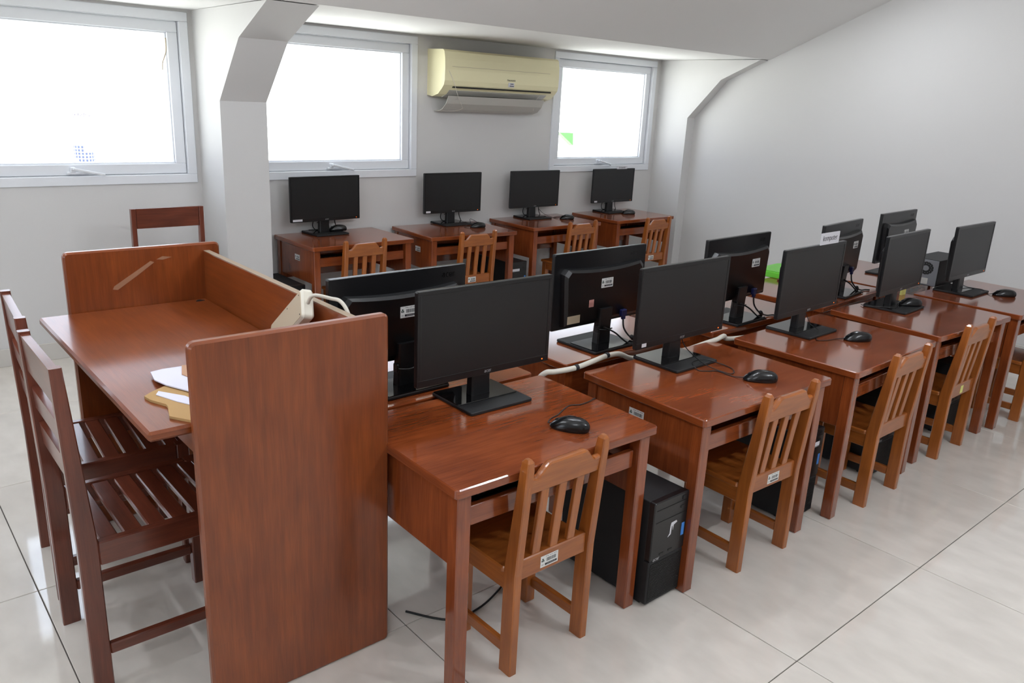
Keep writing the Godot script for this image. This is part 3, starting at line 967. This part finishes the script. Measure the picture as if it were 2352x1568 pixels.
func build_monitors():
	var proto := build_monitor()
	var A := [[0.908, 1.664, -0.015], [1.738, 1.752, 0.01], [2.553, 1.783, 0.03], [3.366, 1.805, 0.057], [4.095, 1.836, 0.006]]
	var la := ["black monitor facing the camera on the front desk beside the carrel", "black monitor with a torn label on the second front desk from the carrel", "black monitor topped by a large komputer tag on the middle front desk", "black monitor with a mouse on its foot on the fourth front desk", "black monitor on the right end desk of the front row"]
	var B := [[0.768, 1.429, 0.021], [1.643, 1.450, 0.018], [2.455, 1.504, 0.052], [3.399, 1.482, 0.118], [4.217, 1.394, 0.057]]
	var lb := ["black monitor seen from behind next to the carrel's back panel", "black monitor seen from behind with three stickers, in the middle row", "black monitor seen from behind in front of the green tray", "black monitor seen from behind, partly hidden by the komputer tag", "black monitor seen from behind at the right end, beside the silver tower"]
	var C := [[1.895, -1.236, 0.05], [2.906, -1.236, -0.013], [3.701, -1.236, -0.015], [4.600, -1.236, -0.015]]
	var lc := ["black monitor with a long white label on the window desk beside the pillar", "black monitor on the second window desk, below the air conditioner", "black monitor on the third window desk, beside the right window", "black monitor with a small komputer tag under the right window"]
	var first := true
	var mon := {}
	for i in 5:
		var o: Node3D
		if first: o = proto; first = false
		else:
			o = proto.duplicate(); put(o, "computer_monitor")
		o.position = Vector3(A[i][0], DH, A[i][1]); o.rotation.y = A[i][2]
		tag(o, la[i], "monitor", "front row monitors"); mon["A%d" % (i + 1)] = o
	for i in 5:
		mon["B%d" % (i + 1)] = dup(proto, Vector3(B[i][0], DH, B[i][1]), PI + B[i][2], lb[i], "middle row monitors seen from behind")
	for i in 4:
		mon["C%d" % (i + 1)] = dup(proto, Vector3(C[i][0], DH, C[i][1]), C[i][2], lc[i], "window row monitors")
	# stickers on the backs, connectors and hanging cables of the middle row
	for i in 5:
		var o: Node3D = mon["B%d" % (i + 1)]
		var m := obj("inventory_sticker", sticker_mesh(0.064, 0.036), M.stickers[i % 3], o, "white barcode sticker")
		m.transform = frame(Vector3(-1, 0, 0), Vector3(0, 1, 0), Vector3(0, 0, -1), Vector3([-0.01, -0.005, -0.10, -0.12, -0.06][i], 0.246, -0.0238))
		if i == 1:
			m = obj("pink_label", sticker_mesh(0.026, 0.028), M.pink, o); m.transform = frame(Vector3(-1, 0, 0), Vector3(0, 1, 0), Vector3(0, 0, -1), Vector3(0.075, 0.175, -0.0238))
			m = obj("rating_label", sticker_mesh(0.066, 0.03), M.strip_back, o); m.transform = frame(Vector3(-1, 0, 0), Vector3(0, 1, 0), Vector3(0, 0, -1), Vector3(0.165, 0.125, -0.0238))
		if i > 0:
			var s := nst()
			bx(s, Vector3(-0.105, 0.116, -0.030), Vector3(0.030, 0.028, 0.016), 0.003)
			bx(s, Vector3(-0.105, 0.098, -0.032), Vector3(0.018, 0.016, 0.013), 0.003)
			obj("video_plug", s, M.vga, o, "blue video plug")
			s = nst()
			tube(s, [Vector3(-0.105, 0.092, -0.032), Vector3(-0.106, 0.055, -0.04), Vector3(-0.125, 0.022, -0.06), Vector3(-0.165, 0.006, -0.075), Vector3(-0.2, 0.005, -0.085), Vector3(-0.22, 0.004, -0.10)], 0.0036, 6)
			tube(s, [Vector3(0.02, 0.08, -0.045), Vector3(-0.03, 0.055, -0.06), Vector3(-0.07, 0.018, -0.085), Vector3(-0.11, 0.004, -0.105)], 0.0034, 6)
			obj("video_cable", s, M.cord, o)
			s = nst()
			bx(s, Vector3.ZERO, Vector3(0.026, 0.016, 0.016), 0.004, 0, Transform3D(Basis(Vector3(0, 0, 1), 0.75), Vector3(-0.134, 0.0185, -0.063)))
			obj("ferrite_bead", s, M.black_rough, o)
	# loose cable behind each window row monitor
	for i in 4:
		var o: Node3D = mon["C%d" % (i + 1)]
		var s := nst()
		tube(s, [Vector3(-0.06, 0.10, -0.03), Vector3(-0.065, 0.05, -0.045), Vector3(-0.04, 0.02, -0.055), Vector3(-0.01, 0.016, -0.05)], 0.003, 6)
		tube(s, [Vector3(0.09, 0.10, -0.03), Vector3(0.10, 0.06, -0.045), Vector3(0.12, 0.018, -0.05), Vector3(0.14, 0.004, -0.06)], 0.003, 6)
		obj("video_cable", s, M.cord, o)
	# labels on the front bezels
	for q in [["C1", -0.205, 0.066], ["C2", -0.215, 0.038], ["C4", -0.205, 0.034], ["A2", -0.21, 0.024]]:
		var m := obj("bezel_label", sticker_mesh(q[2], 0.013), M.white_tag, mon[q[0]], "white paper label")
		m.transform = Transform3D(Basis.IDENTITY, Vector3(q[1], 0.098, 0.0206))
	# komputer tags standing on two monitors
	for q in [["A3", Vector3(2.640, 1.000, 1.803), 0.162, 0.05, 0.03], ["C4", Vector3(4.685, 0.984, -1.2135), 0.13, 0.024, -0.015]]:
		var o := thing("paper_tag", q[1], q[4], ["large white paper tag reading komputer on the middle front monitor", "small white paper tag reading komputer on the right corner monitor"][0 if q[0] == "A3" else 1], "tag", "komputer paper tags")
		var s := nst()
		slab(s, q[2], q[3], 0.0015, 0.003, 0.0004, Transform3D.IDENTITY, 2)
		obj("card", s, M.white_tag, o)
		text_part("lettering", "komputer", q[3] * (0.42 if q[0] == "A3" else 0.6), M.ink, o, Transform3D(Basis(Vector3(1, 0, 0), Vector3(0.12, 1, 0), Vector3(0, 0, 1)), Vector3(0, 0.001, 0.0010)), 0.0006)

# ------------------------------------------------------------------ mice
func build_mouse() -> Node3D:
	var o := thing("computer_mouse", Vector3.ZERO, 0.0, "", "mouse")
	var s := nst()
	var rings := []
	# stacked outlines: egg shaped plan, humped towards the palm end
	var lv := [[0.0, 0.93], [0.003, 0.985], [0.008, 1.0], [0.013, 0.985], [0.019, 0.94], [0.025, 0.86], [0.030, 0.75], [0.034, 0.61], [0.0365, 0.44], [0.038, 0.24], [0.0385, 0.06]]
	for q in lv:
		var r := []
		for j in 32:
			var a := TAU * j / 32.0
			var cx := cos(a); var cz := sin(a)
			var zz: float = cz * 0.0585 * q[1] + 0.007 * smoothstep(0.0, 0.038, q[0])
			var wd := 0.0315 - 0.0025 * cz
			var xx: float = signf(cx) * pow(absf(cx), 0.85) * wd * (1.0 - 0.05 * (1.0 - absf(cz))) * q[1]
			var yy: float = q[0] * (1.0 - 0.30 * smoothstep(0.0, 0.06, -zz))
			r.append(Vector3(xx, yy, zz))
		rings.append(r)
	loft(s, rings, 0, true)
	obj("shell", s, M.mouse, o)
	s = nst()
	var w0 := []; var w1 := []
	for j in 14:
		var a := TAU * j / 14
		w0.append(Vector3(-0.003, 0.0195 + cos(a) * 0.008, -0.036 + sin(a) * 0.008)); w1.append(Vector3(0.003, 0.0195 + cos(a) * 0.008, -0.036 + sin(a) * 0.008))
	loft(s, [w0, w1], 0)
	obj("scroll_wheel", s, M.black_rough, o)
	return o

func add_cord(o: Node3D, pts: Array):
	var s := nst()
	tube(s, pts, 0.0017, 6, o.transform.affine_inverse())
	obj("cord", s, M.cord, o)

func build_mice():
	M.mouse = mat(Color(0.045, 0.046, 0.052), 0.22)
	var proto := build_mouse()
	var y := DH + 0.0025
	var P := [["A1", Vector3(0.967, DH, 1.992), 0.5, "black mouse on the front desk beside the carrel", [Vector3(0.940, 0.615, 1.94), Vector3(0.947, y, 1.925), Vector3(0.976, y, 1.908), Vector3(1.01, y, 1.900), Vector3(1.059, y, 1.876), Vector3(1.093, y, 1.866), Vector3(1.123, y, 1.878), Vector3(1.165, y, 1.876), Vector3(1.200, y, 1.868), Vector3(1.213, 0.58, 1.86), Vector3(1.215, 0.50, 1.85)]],
		["A2", Vector3(1.815, DH, 2.062), 0.78, "black mouse on the second front desk from the carrel", [Vector3(1.776, 0.615, 2.022), Vector3(1.767, y, 1.99), Vector3(1.766, y, 1.958), Vector3(1.766, y, 1.919), Vector3(1.732, y, 1.900), Vector3(1.715, y, 1.875), Vector3(1.735, 0.623, 1.834), Vector3(1.80, 0.624, 1.84), Vector3(1.840, 0.612, 1.885), Vector3(1.835, y, 1.935), Vector3(1.800, y, 1.966), Vector3(1.770, y + 0.003, 1.955), Vector3(1.76, y + 0.012, 1.87), Vector3(1.78, 0.65, 1.77), Vector3(1.79, 0.68, 1.735)]],
		["A3", Vector3(2.620, DH, 2.002), 0.95, "black mouse on the middle front desk below the komputer tag", [Vector3(2.574, 0.615, 1.968), Vector3(2.552, y, 1.945), Vector3(2.500, y, 1.935), Vector3(2.463, y, 1.913), Vector3(2.489, y, 1.892), Vector3(2.56, 0.624, 1.86), Vector3(2.60, 0.63, 1.80), Vector3(2.63, 0.67, 1.75)]],
		["A4", Vector3(3.43, DH + 0.0115, 1.855), 0.9, "black mouse lying on the monitor foot on the fourth front desk", [Vector3(3.385, 0.626, 1.82), Vector3(3.36, 0.622, 1.83), Vector3(3.31, 0.622, 1.85), Vector3(3.26, 0.624, 1.82), Vector3(3.23, 0.615, 1.74), Vector3(3.25, 0.612, 1.70)]],
		["A5", Vector3(4.202, DH, 2.018), 0.7, "black mouse on the right end desk of the front row", [Vector3(4.165, 0.615, 1.972), Vector3(4.16, y, 1.955), Vector3(4.175, y, 1.935), Vector3(4.19, 0.622, 1.91), Vector3(4.17, 0.624, 1.84), Vector3(4.15, 0.65, 1.79)]],
		["C1", Vector3(1.985, DH + 0.0140, -1.235), 1.2, "black mouse lying on the monitor foot beside the pillar", [Vector3(1.932, 0.628, -1.255), Vector3(1.90, 0.625, -1.28), Vector3(1.87, 0.624, -1.31), Vector3(1.82, 0.622, -1.32)]],
		["C2", Vector3(2.985, DH, -1.022), 1.3, "black mouse on the second window desk from the pillar", [Vector3(2.93, 0.614, -1.037), Vector3(2.90, y, -1.06), Vector3(2.94, y, -1.105), Vector3(3.05, y, -1.19), Vector3(3.10, y, -1.26), Vector3(3.14, y + 0.01, -1.31), Vector3(3.13, y, -1.22), Vector3(3.07, y, -1.20), Vector3(3.03, y, -1.28)]],
		["C3", Vector3(3.918, DH, -1.068), 1.0, "black mouse on the third window desk from the pillar", [Vector3(3.87, 0.614, -1.098), Vector3(3.85, y, -1.13), Vector3(3.88, y, -1.18), Vector3(3.96, y, -1.21), Vector3(4.0, y, -1.18), Vector3(3.94, y, -1.15), Vector3(3.87, y, -1.17), Vector3(3.83, 0.63, -1.24), Vector3(3.80, 0.67, -1.28)]],
		["C4", Vector3(4.655, DH, -1.075), 0.8, "black mouse on the right corner window desk", [Vector3(4.615, 0.614, -1.115), Vector3(4.61, y, -1.14), Vector3(4.66, y, -1.19), Vector3(4.72, y, -1.24), Vector3(4.69, 0.625, -1.27)]]]
	for i in P.size():
		var q: Array = P[i]
		var o: Node3D = proto if i == 0 else proto.duplicate()
		if i > 0:
			o.get_node("cord").free()
			put(o, "computer_mouse")
		o.position = q[1]; o.rotation.y = q[2]
		tag(o, q[3], "mouse", "black corded mice")
		add_cord(o, q[4])

# ------------------------------------------------------------------ towers
func build_tower(fancy: bool) -> Node3D:
	var o := thing("computer_tower", Vector3.ZERO, 0.0, "", "computer")
	# origin: front bottom centre on the floor, front faces +z
	var s := nst()
	b2(s, Vector3(-0.081, 0.010, -0.385), Vector3(0.081, 0.36, -0.022), 0.002)
	obj("case", s, M.black_rough, o)
	s = nst()
	slab(s, 0.164, 0.200, 0.024, 0.006, 0.003, Transform3D(Basis.IDENTITY, Vector3(0, 0.262, -0.012)), 3)
	var f := obj("front_panel", s, M.black, o)
	s = nst()
	b2(s, Vector3(-0.07, 0.333, 0.0), Vector3(0.068, 0.335, 0.0012), 0.0); b2(s, Vector3(-0.07, 0.292, 0.0), Vector3(0.068, 0.2935, 0.0012), 0.0)
	bx(s, Vector3(0.055, 0.345, 0.0008), Vector3(0.012, 0.012, 0.003), 0.001); bx(s, Vector3(0.052, 0.315, 0.0008), Vector3(0.016, 0.008, 0.003), 0.001)
	bx(s, Vector3(-0.03, 0.178, 0.0006), Vector3(0.02, 0.006, 0.002), 0.0006); bx(s, Vector3(0.012, 0.178, 0.0006), Vector3(0.02, 0.006, 0.002), 0.0006)
	obj("drive_bays", s, M.key, f)
	s = nst()
	slab(s, 0.164, 0.150, 0.024, 0.006, 0.003, Transform3D(Basis.IDENTITY, Vector3(0, 0.086, -0.014)), 3)
	var g := obj("grille", s, M.black_rough, o)
	# vent ribs
	s = nst()
	for k in 22:
		bx(s, Vector3(0, 0.022 + k * 0.006, -0.0018), Vector3(0.146, 0.0026, 0.003), 0.0)
	for k in 24:
		bx(s, Vector3(-0.072 + k * 0.00626, 0.085, -0.0020), Vector3(0.0022, 0.132, 0.0028), 0.0)
	var v := obj("vent_mesh", s, M.key, g)
	v.set_meta("kind", "stuff")
	s = nst()
	for x in [-0.06, 0.06]:
		for z in [-0.05, -0.34]: b2(s, Vector3(x - 0.012, 0, z - 0.02), Vector3(x + 0.012, 0.0105, z + 0.02), 0.002)
	obj("feet", s, M.key, o)
	text_part("brand_lettering", "acer", 0.012, M.logo, o, Transform3D(Basis.IDENTITY, Vector3(-0.052, 0.166, 0.0002)), 0.0008)
	s = nst()
	slab(s, 0.014, 0.044, 0.0008, 0.001, 0.0002, Transform3D(Basis.IDENTITY, Vector3(0.066, 0.232, 0.0003)), 2)
	obj("blue_badge", s, M.blue, o, "small light blue badge sticker")
	return o

func build_towers():
	var proto := build_tower(true)
	var T := [[Vector3(1.282, 0, 2.145), 0.0, "black computer tower with a torn white sticker between the first two front desks"],
		[Vector3(2.137, 0, 2.125), 0.0, "black computer tower between the second and middle front desks"],
		[Vector3(2.800, 0, 2.12), 0.0, "black computer tower under the middle front desk"],
		[Vector3(3.575, 0, 2.10), 0.0, "black computer tower under the fourth front desk"],
		[Vector3(3.250, 0, -0.86), 0.0, "black computer tower with a white label between the second and third window desks"],
		[Vector3(1.515, 0, -0.93), 0.0, "black computer tower standing between the pillar and the first window desk"]]
	for i in T.size():
		var o: Node3D = proto if i == 0 else proto.duplicate()
		if i > 0:
			if o.has_node("torn_sticker"): o.get_node("torn_sticker").free()
			put(o, "computer_tower")
		o.position = T[i][0]; o.rotation.y = T[i][1]
		tag(o, T[i][2], "computer", "black computer towers on the floor")
		if i == 0:
			var s := nst()
			prism(s, PackedVector2Array([Vector2(-0.006, 0.226), Vector2(0.002, 0.236), Vector2(0.003, 0.262), Vector2(0.006, 0.272), Vector2(0.03, 0.274), Vector2(0.034, 0.268), Vector2(0.018, 0.262), Vector2(0.016, 0.244), Vector2(0.012, 0.262), Vector2(0.009, 0.258), Vector2(0.008, 0.232)]), 0.0, 0.0008)
			obj("torn_sticker", s, M.white_tag, o, "torn remains of a white sticker")
		if i in [1, 4]:
			var s := nst()
			slab(s, 0.085 if i == 4 else 0.05, 0.02, 0.0008, 0.001, 0.0002, Transform3D(Basis.IDENTITY, Vector3(-0.03 if i == 4 else 0.03, 0.30, 0.0004)), 2)
			obj("white_label", s, M.white_tag, o)
	# small tower resting across the back edges of the right end desks, its rear turned to the left
	var o := thing("small_tower", Vector3(4.05, DH, 1.645), 0.0, "small black tower showing its silver rear panel behind the right end monitor", "computer")
	var s := nst()
	b2(s, Vector3(0.004, 0.003, -0.078), Vector3(0.345, 0.150, 0.075), 0.002)
	obj("case", s, M.black_rough, o)
	s = nst()
	b2(s, Vector3(0.0, 0.006, -0.076), Vector3(0.005, 0.147, 0.073), 0.001)
	var rp := obj("rear_panel", s, M.silver, o, "silver metal rear panel")
	s = nst()
	var ring0 := []; var ring1 := []
	for j in 24:
		var a := TAU * j / 24
		ring0.append(Vector3(-0.0004, 0.100 + cos(a) * 0.036, 0.008 + sin(a) * 0.042)); ring1.append(Vector3(0.0005, 0.100 + cos(a) * 0.036, 0.008 + sin(a) * 0.042))
	loft(s, [ring0, ring1], 1)
	var fan := obj("fan_opening", s, M.key, rp)
	s = nst()
	for j in 14:
		for k in 2:
			var a := TAU * (j + 0.5 * k) / 14
			var q: float = [0.026, 0.035][k]
			bx(s, Vector3(-0.0008, 0.100 + cos(a) * q, 0.008 + sin(a) * q * 1.15), Vector3(0.0012, 0.003, 0.0032), 0.0)
	ring0 = []; ring1 = []
	for j in 16:
		var a := TAU * j / 16
		ring0.append(Vector3(-0.0016, 0.100 + cos(a) * 0.015, 0.008 + sin(a) * 0.017)); ring1.append(Vector3(0.0, 0.100 + cos(a) * 0.015, 0.008 + sin(a) * 0.017))
	loft(s, [ring0, ring1], 1)
	obj("fan_guard", s, M.silver, rp)
	s = nst()
	b2(s, Vector3(-0.001, 0.012, -0.06), Vector3(0.001, 0.045, 0.03), 0.0005)
	obj("port_plate", s, M.base, rp)

# ------------------------------------------------------------------ air conditioner
func build_air_conditioner():
	var o := thing("air_conditioner", Vector3(0, 0, 0), 0.0, "cream wall mounted air conditioner with a hanging deflector between two windows", "air conditioner")
	o.position = Vector3(3.28, 1.5, WZ)
	var x0 := -0.527; var x1 := 0.527
	var s := nst()
	var pr := [[0.0, 0.0], [0.06, -0.008], [0.13, 0.01], [0.172, 0.045], [0.196, 0.070], [0.205, 0.10], [0.208, 0.17], [0.205, 0.24], [0.196, 0.285], [0.18, 0.298], [0.0, 0.302]]
	along_x(s, pr, x0, x1)
	var b := obj("body", s, M.ac, o)
	s = nst()
	b2(s, Vector3(x0 + 0.08, 0.053, 0.168), Vector3(x1 - 0.06, 0.063, 0.1945), 0.002)
	obj("air_slot", s, M.ac_dark, o)
	s = nst()
	b2(s, Vector3(x0 + 0.06, 0.1895, 0.2066), Vector3(x1 - 0.09, 0.1915, 0.2082), 0.0)
	obj("panel_seam", s, M.strip_back, o)
	s = nst()
	along_x(s, [[0.075, -0.012], [0.125, 0.006], [0.165, 0.036], [0.163, 0.040], [0.122, 0.011], [0.073, -0.007]], x0 + 0.07, x1 - 0.08)
	obj("louver", s, M.deflector, o)
	text_part("brand_lettering", "Panasonic", 0.013, M.ink, o, Transform3D(Basis.IDENTITY, Vector3(0.06, 0.125, 0.2084)), 0.0006)
	s = nst()
	slab(s, 0.056, 0.030, 0.0008, 0.001, 0.0002, Transform3D(Basis.IDENTITY, Vector3(0.06, 0.094, 0.2075)), 2)
	var lb := obj("control_label", s, M.white_tag, o)
	s = nst()
	b2(s, Vector3(0.05, 0.098, 0.2078), Vector3(0.08, 0.103, 0.2084), 0.0); b2(s, Vector3(0.045, 0.084, 0.2078), Vector3(0.084, 0.089, 0.2084), 0.0)
	obj("label_print", s, M.ink, lb)
	# sheet hung below as an air deflector
	var d := thing("air_deflector", Vector3(3.26, 1.40, WZ), 0.0, "grey plastic sheet hung on strings below the air conditioner as deflector", "deflector")
	s = nst()
	along_x(s, [[0.012, 0.0], [0.05, -0.004], [0.10, 0.012], [0.145, 0.05], [0.172, 0.10], [0.175, 0.10], [0.149, 0.048], [0.103, 0.009], [0.05, -0.007], [0.012, -0.003]], -0.45, 0.44)
	obj("sheet", s, M.deflector, d)
	s = nst()
	tube(s, [Vector3(-0.50, 0.31, 0.20), Vector3(-0.44, 0.2, 0.212), Vector3(-0.38, 0.1, 0.19), Vector3(-0.30, 0.02, 0.14)], 0.0016, 5)
	tube(s, [Vector3(-0.30, 0.02, 0.14), Vector3(-0.34, 0.0, 0.10), Vector3(-0.46, -0.004, 0.06)], 0.0014, 5)
	tube(s, [Vector3(0.40, 0.14, 0.17), Vector3(0.38, 0.10, 0.15), Vector3(0.365, 0.06, 0.14), Vector3(0.37, 0.02, 0.13)], 0.0022, 5)
	obj("string", s, M.string, d)

# ------------------------------------------------------------------ small things
func build_small_things():
	# white power strip leaning on the carrel's back panel, its screwed back towards us
	var ax := Vector3(0, 0.593, 0.805).normalized()         # along the strip
	var nn := Vector3(-0.93, 0.22, -0.12); nn = (nn - ax * nn.dot(ax)).normalized()
	var sd := ax.cross(nn).normalized()
	var xf := frame(sd, ax, nn, Vector3(0.405, 0.868, 1.425))
	var o := thing("power_strip", Vector3(0.405, 0.768, 1.425), 0.0, "white power strip leaning against the carrel's back panel", "power strip")
	var inv := o.transform.affine_inverse()
	var s := nst()
	slab(s, 0.088, 0.26, 0.034, 0.012, 0.006, inv * xf, 4)
	obj("housing", s, M.strip, o)
	s = nst()
	slab(s, 0.074, 0.248, 0.002, 0.010, 0.0006, inv * xf * Transform3D(Basis.IDENTITY, Vector3(0, 0, 0.0172)), 4)
	obj("back_plate", s, M.strip_back, o)
	s = nst()
	for p in [[-0.028, 0.112], [0.028, 0.112], [-0.028, 0.02], [0.028, 0.02]]:
		var r0 := []; var r1 := []
		for j in 8:
			var a := TAU * j / 8
			r0.append(inv * xf * Vector3(p[0] + cos(a) * 0.0022, p[1] + sin(a) * 0.0022, 0.0178)); r1.append(inv * xf * Vector3(p[0] + cos(a) * 0.0022, p[1] + sin(a) * 0.0022, 0.0187))
		loft(s, [r0, r1], 0)
	obj("screw", s, M.key, o)
	s = nst()
	var top := xf * Vector3(0.0, 0.128, 0.0)
	tube(s, [top, top + ax * 0.03 + Vector3(0.005, 0.008, 0), Vector3(0.448, 0.962, 1.575), Vector3(0.462, 0.958, 1.605), Vector3(0.468, 0.93, 1.635), Vector3(0.469, 0.88, 1.65), Vector3(0.469, 0.75, 1.655), Vector3(0.469, 0.55, 1.66)], 0.0052, 8, inv)
	obj("cable", s, M.conduit, o)

	# envelopes and papers on the carrel
	var py := 0.768
	var items := [["kraft_envelope", [[0.008, 1.752], [-0.024, 1.70], [-0.008, 1.640], [-0.007, 1.625], [-0.028, 1.575], [-0.032, 1.545], [-0.010, 1.525], [0.03, 1.50], [0.12, 1.52], [0.13, 1.74]], 0.0, 0.006, "kraft", "crumpled kraft envelope on the carrel tabletop, lowest of the papers", "envelope"],
		["white_sheet", [[-0.008, 1.555], [0.004, 1.535], [0.045, 1.60], [0.065, 1.675], [0.048, 1.685], [0.018, 1.625]], 0.0065, 0.0085, "paper", "narrow white folded sheet lying across the kraft envelope", "paper"],
		["white_sheet", [[0.028, 1.395], [0.06, 1.388], [0.118, 1.392], [0.16, 1.45], [0.15, 1.66], [0.07, 1.60], [0.03, 1.51], [0.018, 1.46]], 0.009, 0.012, "paper", "large white sheet on top of the papers on the carrel", "paper"],
		["brown_card", [[0.085, 1.46], [0.108, 1.392], [0.17, 1.41], [0.17, 1.58], [0.10, 1.52]], 0.0125, 0.0145, "kraft2", "light brown card partly covering the white sheet on the carrel", "card"]]
	for q in items:
		s = nst()
		var p := PackedVector2Array()
		for v in q[1]: p.append(Vector2(v[0], -v[1]))
		# local X = world x, local Y = world -z, local Z = world y
		prism(s, p, 0.0, q[3] - q[2], frame(Vector3(1, 0, 0), Vector3(0, 0, -1), Vector3(0, 1, 0), Vector3.ZERO))
		var mi := obj(q[0], s, M[q[4]])
		mi.position = Vector3(0, py + q[2] + 0.0003, 0)
		tag(mi, q[5], q[6])

	# ribbed white conduit lying over the back edges of the front row
	s = nst()
	var cy := DH + 0.0105
	var path := [Vector3(1.215, 0.50, 1.578), Vector3(1.212, 0.58, 1.590), Vector3(1.225, cy - 0.003, 1.612), Vector3(1.257, cy - 0.001, 1.626), Vector3(1.34, cy + 0.002, 1.640), Vector3(1.44, cy + 0.008, 1.632), Vector3(1.514, cy + 0.010, 1.622), Vector3(1.59, cy + 0.002, 1.615), Vector3(1.66, 0.590, 1.612), Vector3(1.78, 0.570, 1.612), Vector3(1.95, 0.575, 1.630), Vector3(2.04, 0.600, 1.665), Vector3(2.085, cy - 0.001, 1.690), Vector3(2.156, cy - 0.003, 1.672), Vector3(2.23, 0.585, 1.650), Vector3(2.5, 0.560, 1.650)]
	tube(s, path, 0.0095, 10)
	var cd := obj("cable_conduit", s, M.conduit)
	tag(cd, "long white cable conduit lying across the back edges of the front desks", "cable")
	s = nst()
	for c in [[Vector3(1.335, cy + 0.0015, 1.639), Vector3(1.35, cy + 0.003, 1.6395)], [Vector3(1.505, cy + 0.012, 1.6232), Vector3(1.520, cy + 0.0118, 1.6212)]]:
		tube(s, c, 0.0108, 10)
	obj("tape_band", s, M.tape, cd)

	# black cord on the floor below the first front desk
	s = nst()
	tube(s, [Vector3(0.60, 0.004, 1.72), Vector3(0.68, 0.004, 1.83), Vector3(0.78, 0.004, 1.84), Vector3(0.90, 0.004, 1.80), Vector3(1.10, 0.004, 1.70), Vector3(1.22, 0.004, 1.66)], 0.0035, 6)
	var fc := obj("floor_cord", s, M.cord)
	tag(fc, "black power cord on the floor under the chair beside the carrel", "cord")

	# green tray and two brown bits on the middle row
	s = nst()
	var tx := frame(Vector3(1, 0, 0), Vector3(0, 0, -1), Vector3(0, 1, 0), Vector3(0, 0.0162, 0))
	slab(s, 0.30, 0.20, 0.032, 0.03, 0.004, tx, 6)
	var gt := obj("green_tray", s, M.green)
	gt.position = Vector3(3.575, DH, 1.06); gt.rotation.y = 0.08
	tag(gt, "bright green plastic tray on the middle row desk near the right wall", "tray")
	s = nst()
	slab(s, 0.27, 0.17, 0.004, 0.024, 0.0015, frame(Vector3(1, 0, 0), Vector3(0, 0, -1), Vector3(0, 1, 0), Vector3(0, 0.0335, 0)), 6)
	obj("rim", s, M.green, gt)
	for k in 2:
		s = nst()
		var rings := []
		for lv in [[0.0, 0.7], [0.005, 1.0], [0.012, 0.95], [0.018, 0.6], [0.020, 0.2]]:
			var r := []
			for j in 12:
				var a := TAU * j / 12
				r.append(Vector3(cos(a) * 0.013 * lv[1], lv[0] * (1.0 if k == 0 else 0.6), sin(a) * 0.013 * lv[1] * (1.0 if k == 0 else 1.5)))
			rings.append(r)
		loft(s, rings, 0, true)
		var mi := obj("brown_ball" if k == 0 else "brown_wedge", s, M.brown)
		mi.position = Vector3([3.445, 3.395][k], DH + 0.0002, [1.16, 1.165][k])
		tag(mi, ["small round reddish brown ball beside the green tray", "small flat brown lump next to the reddish brown ball"][k], "ornament")
	# pale yellow note between the fourth and last front monitors
	s = nst()
	b2(s, Vector3(-0.022, 0, -0.006), Vector3(0.022, 0.034, 0.006), 0.001)
	var yn := obj("yellow_note_block", s, M.yellow)
	yn.position = Vector3(3.70, DH, 1.70)
	tag(yn, "small pale yellow block of notes behind the fourth front monitor", "note")
	# keyboards in the drawers that show through the slots
	var kb := thing("computer_keyboard", Vector3.ZERO, 0.0, "", "keyboard")
	s = nst()
	bx(s, Vector3(0, 0.008, 0), Vector3(0.44, 0.016, 0.14), 0.003)
	obj("housing", s, M.black, kb)
	s = nst()
	for r in 5:
		for c in 15:
			bx(s, Vector3(-0.20 + c * 0.0285, 0.0185, -0.048 + r * 0.024), Vector3(0.023, 0.007, 0.019), 0.0015)
	var ks := obj("keys", s, M.key, kb)
	ks.set_meta("kind", "stuff")
	var where := [["A1", "front desk beside the carrel"], ["C1", "window desk beside the pillar"], ["C2", "second window desk from the pillar"], ["C4", "right corner window desk"]]
	for i in where.size():
		var k2: Node3D = kb if i == 0 else kb.duplicate()
		if i > 0: put(k2, "computer_keyboard")
		var d: Node3D = desks[where[i][0]]
		k2.transform = d.transform * Transform3D(Basis.IDENTITY, Vector3(DW / 2, 0.4905, -0.16))
		tag(k2, "black keyboard in the drawer of the " + where[i][1], "keyboard", "black keyboards in desk drawers")
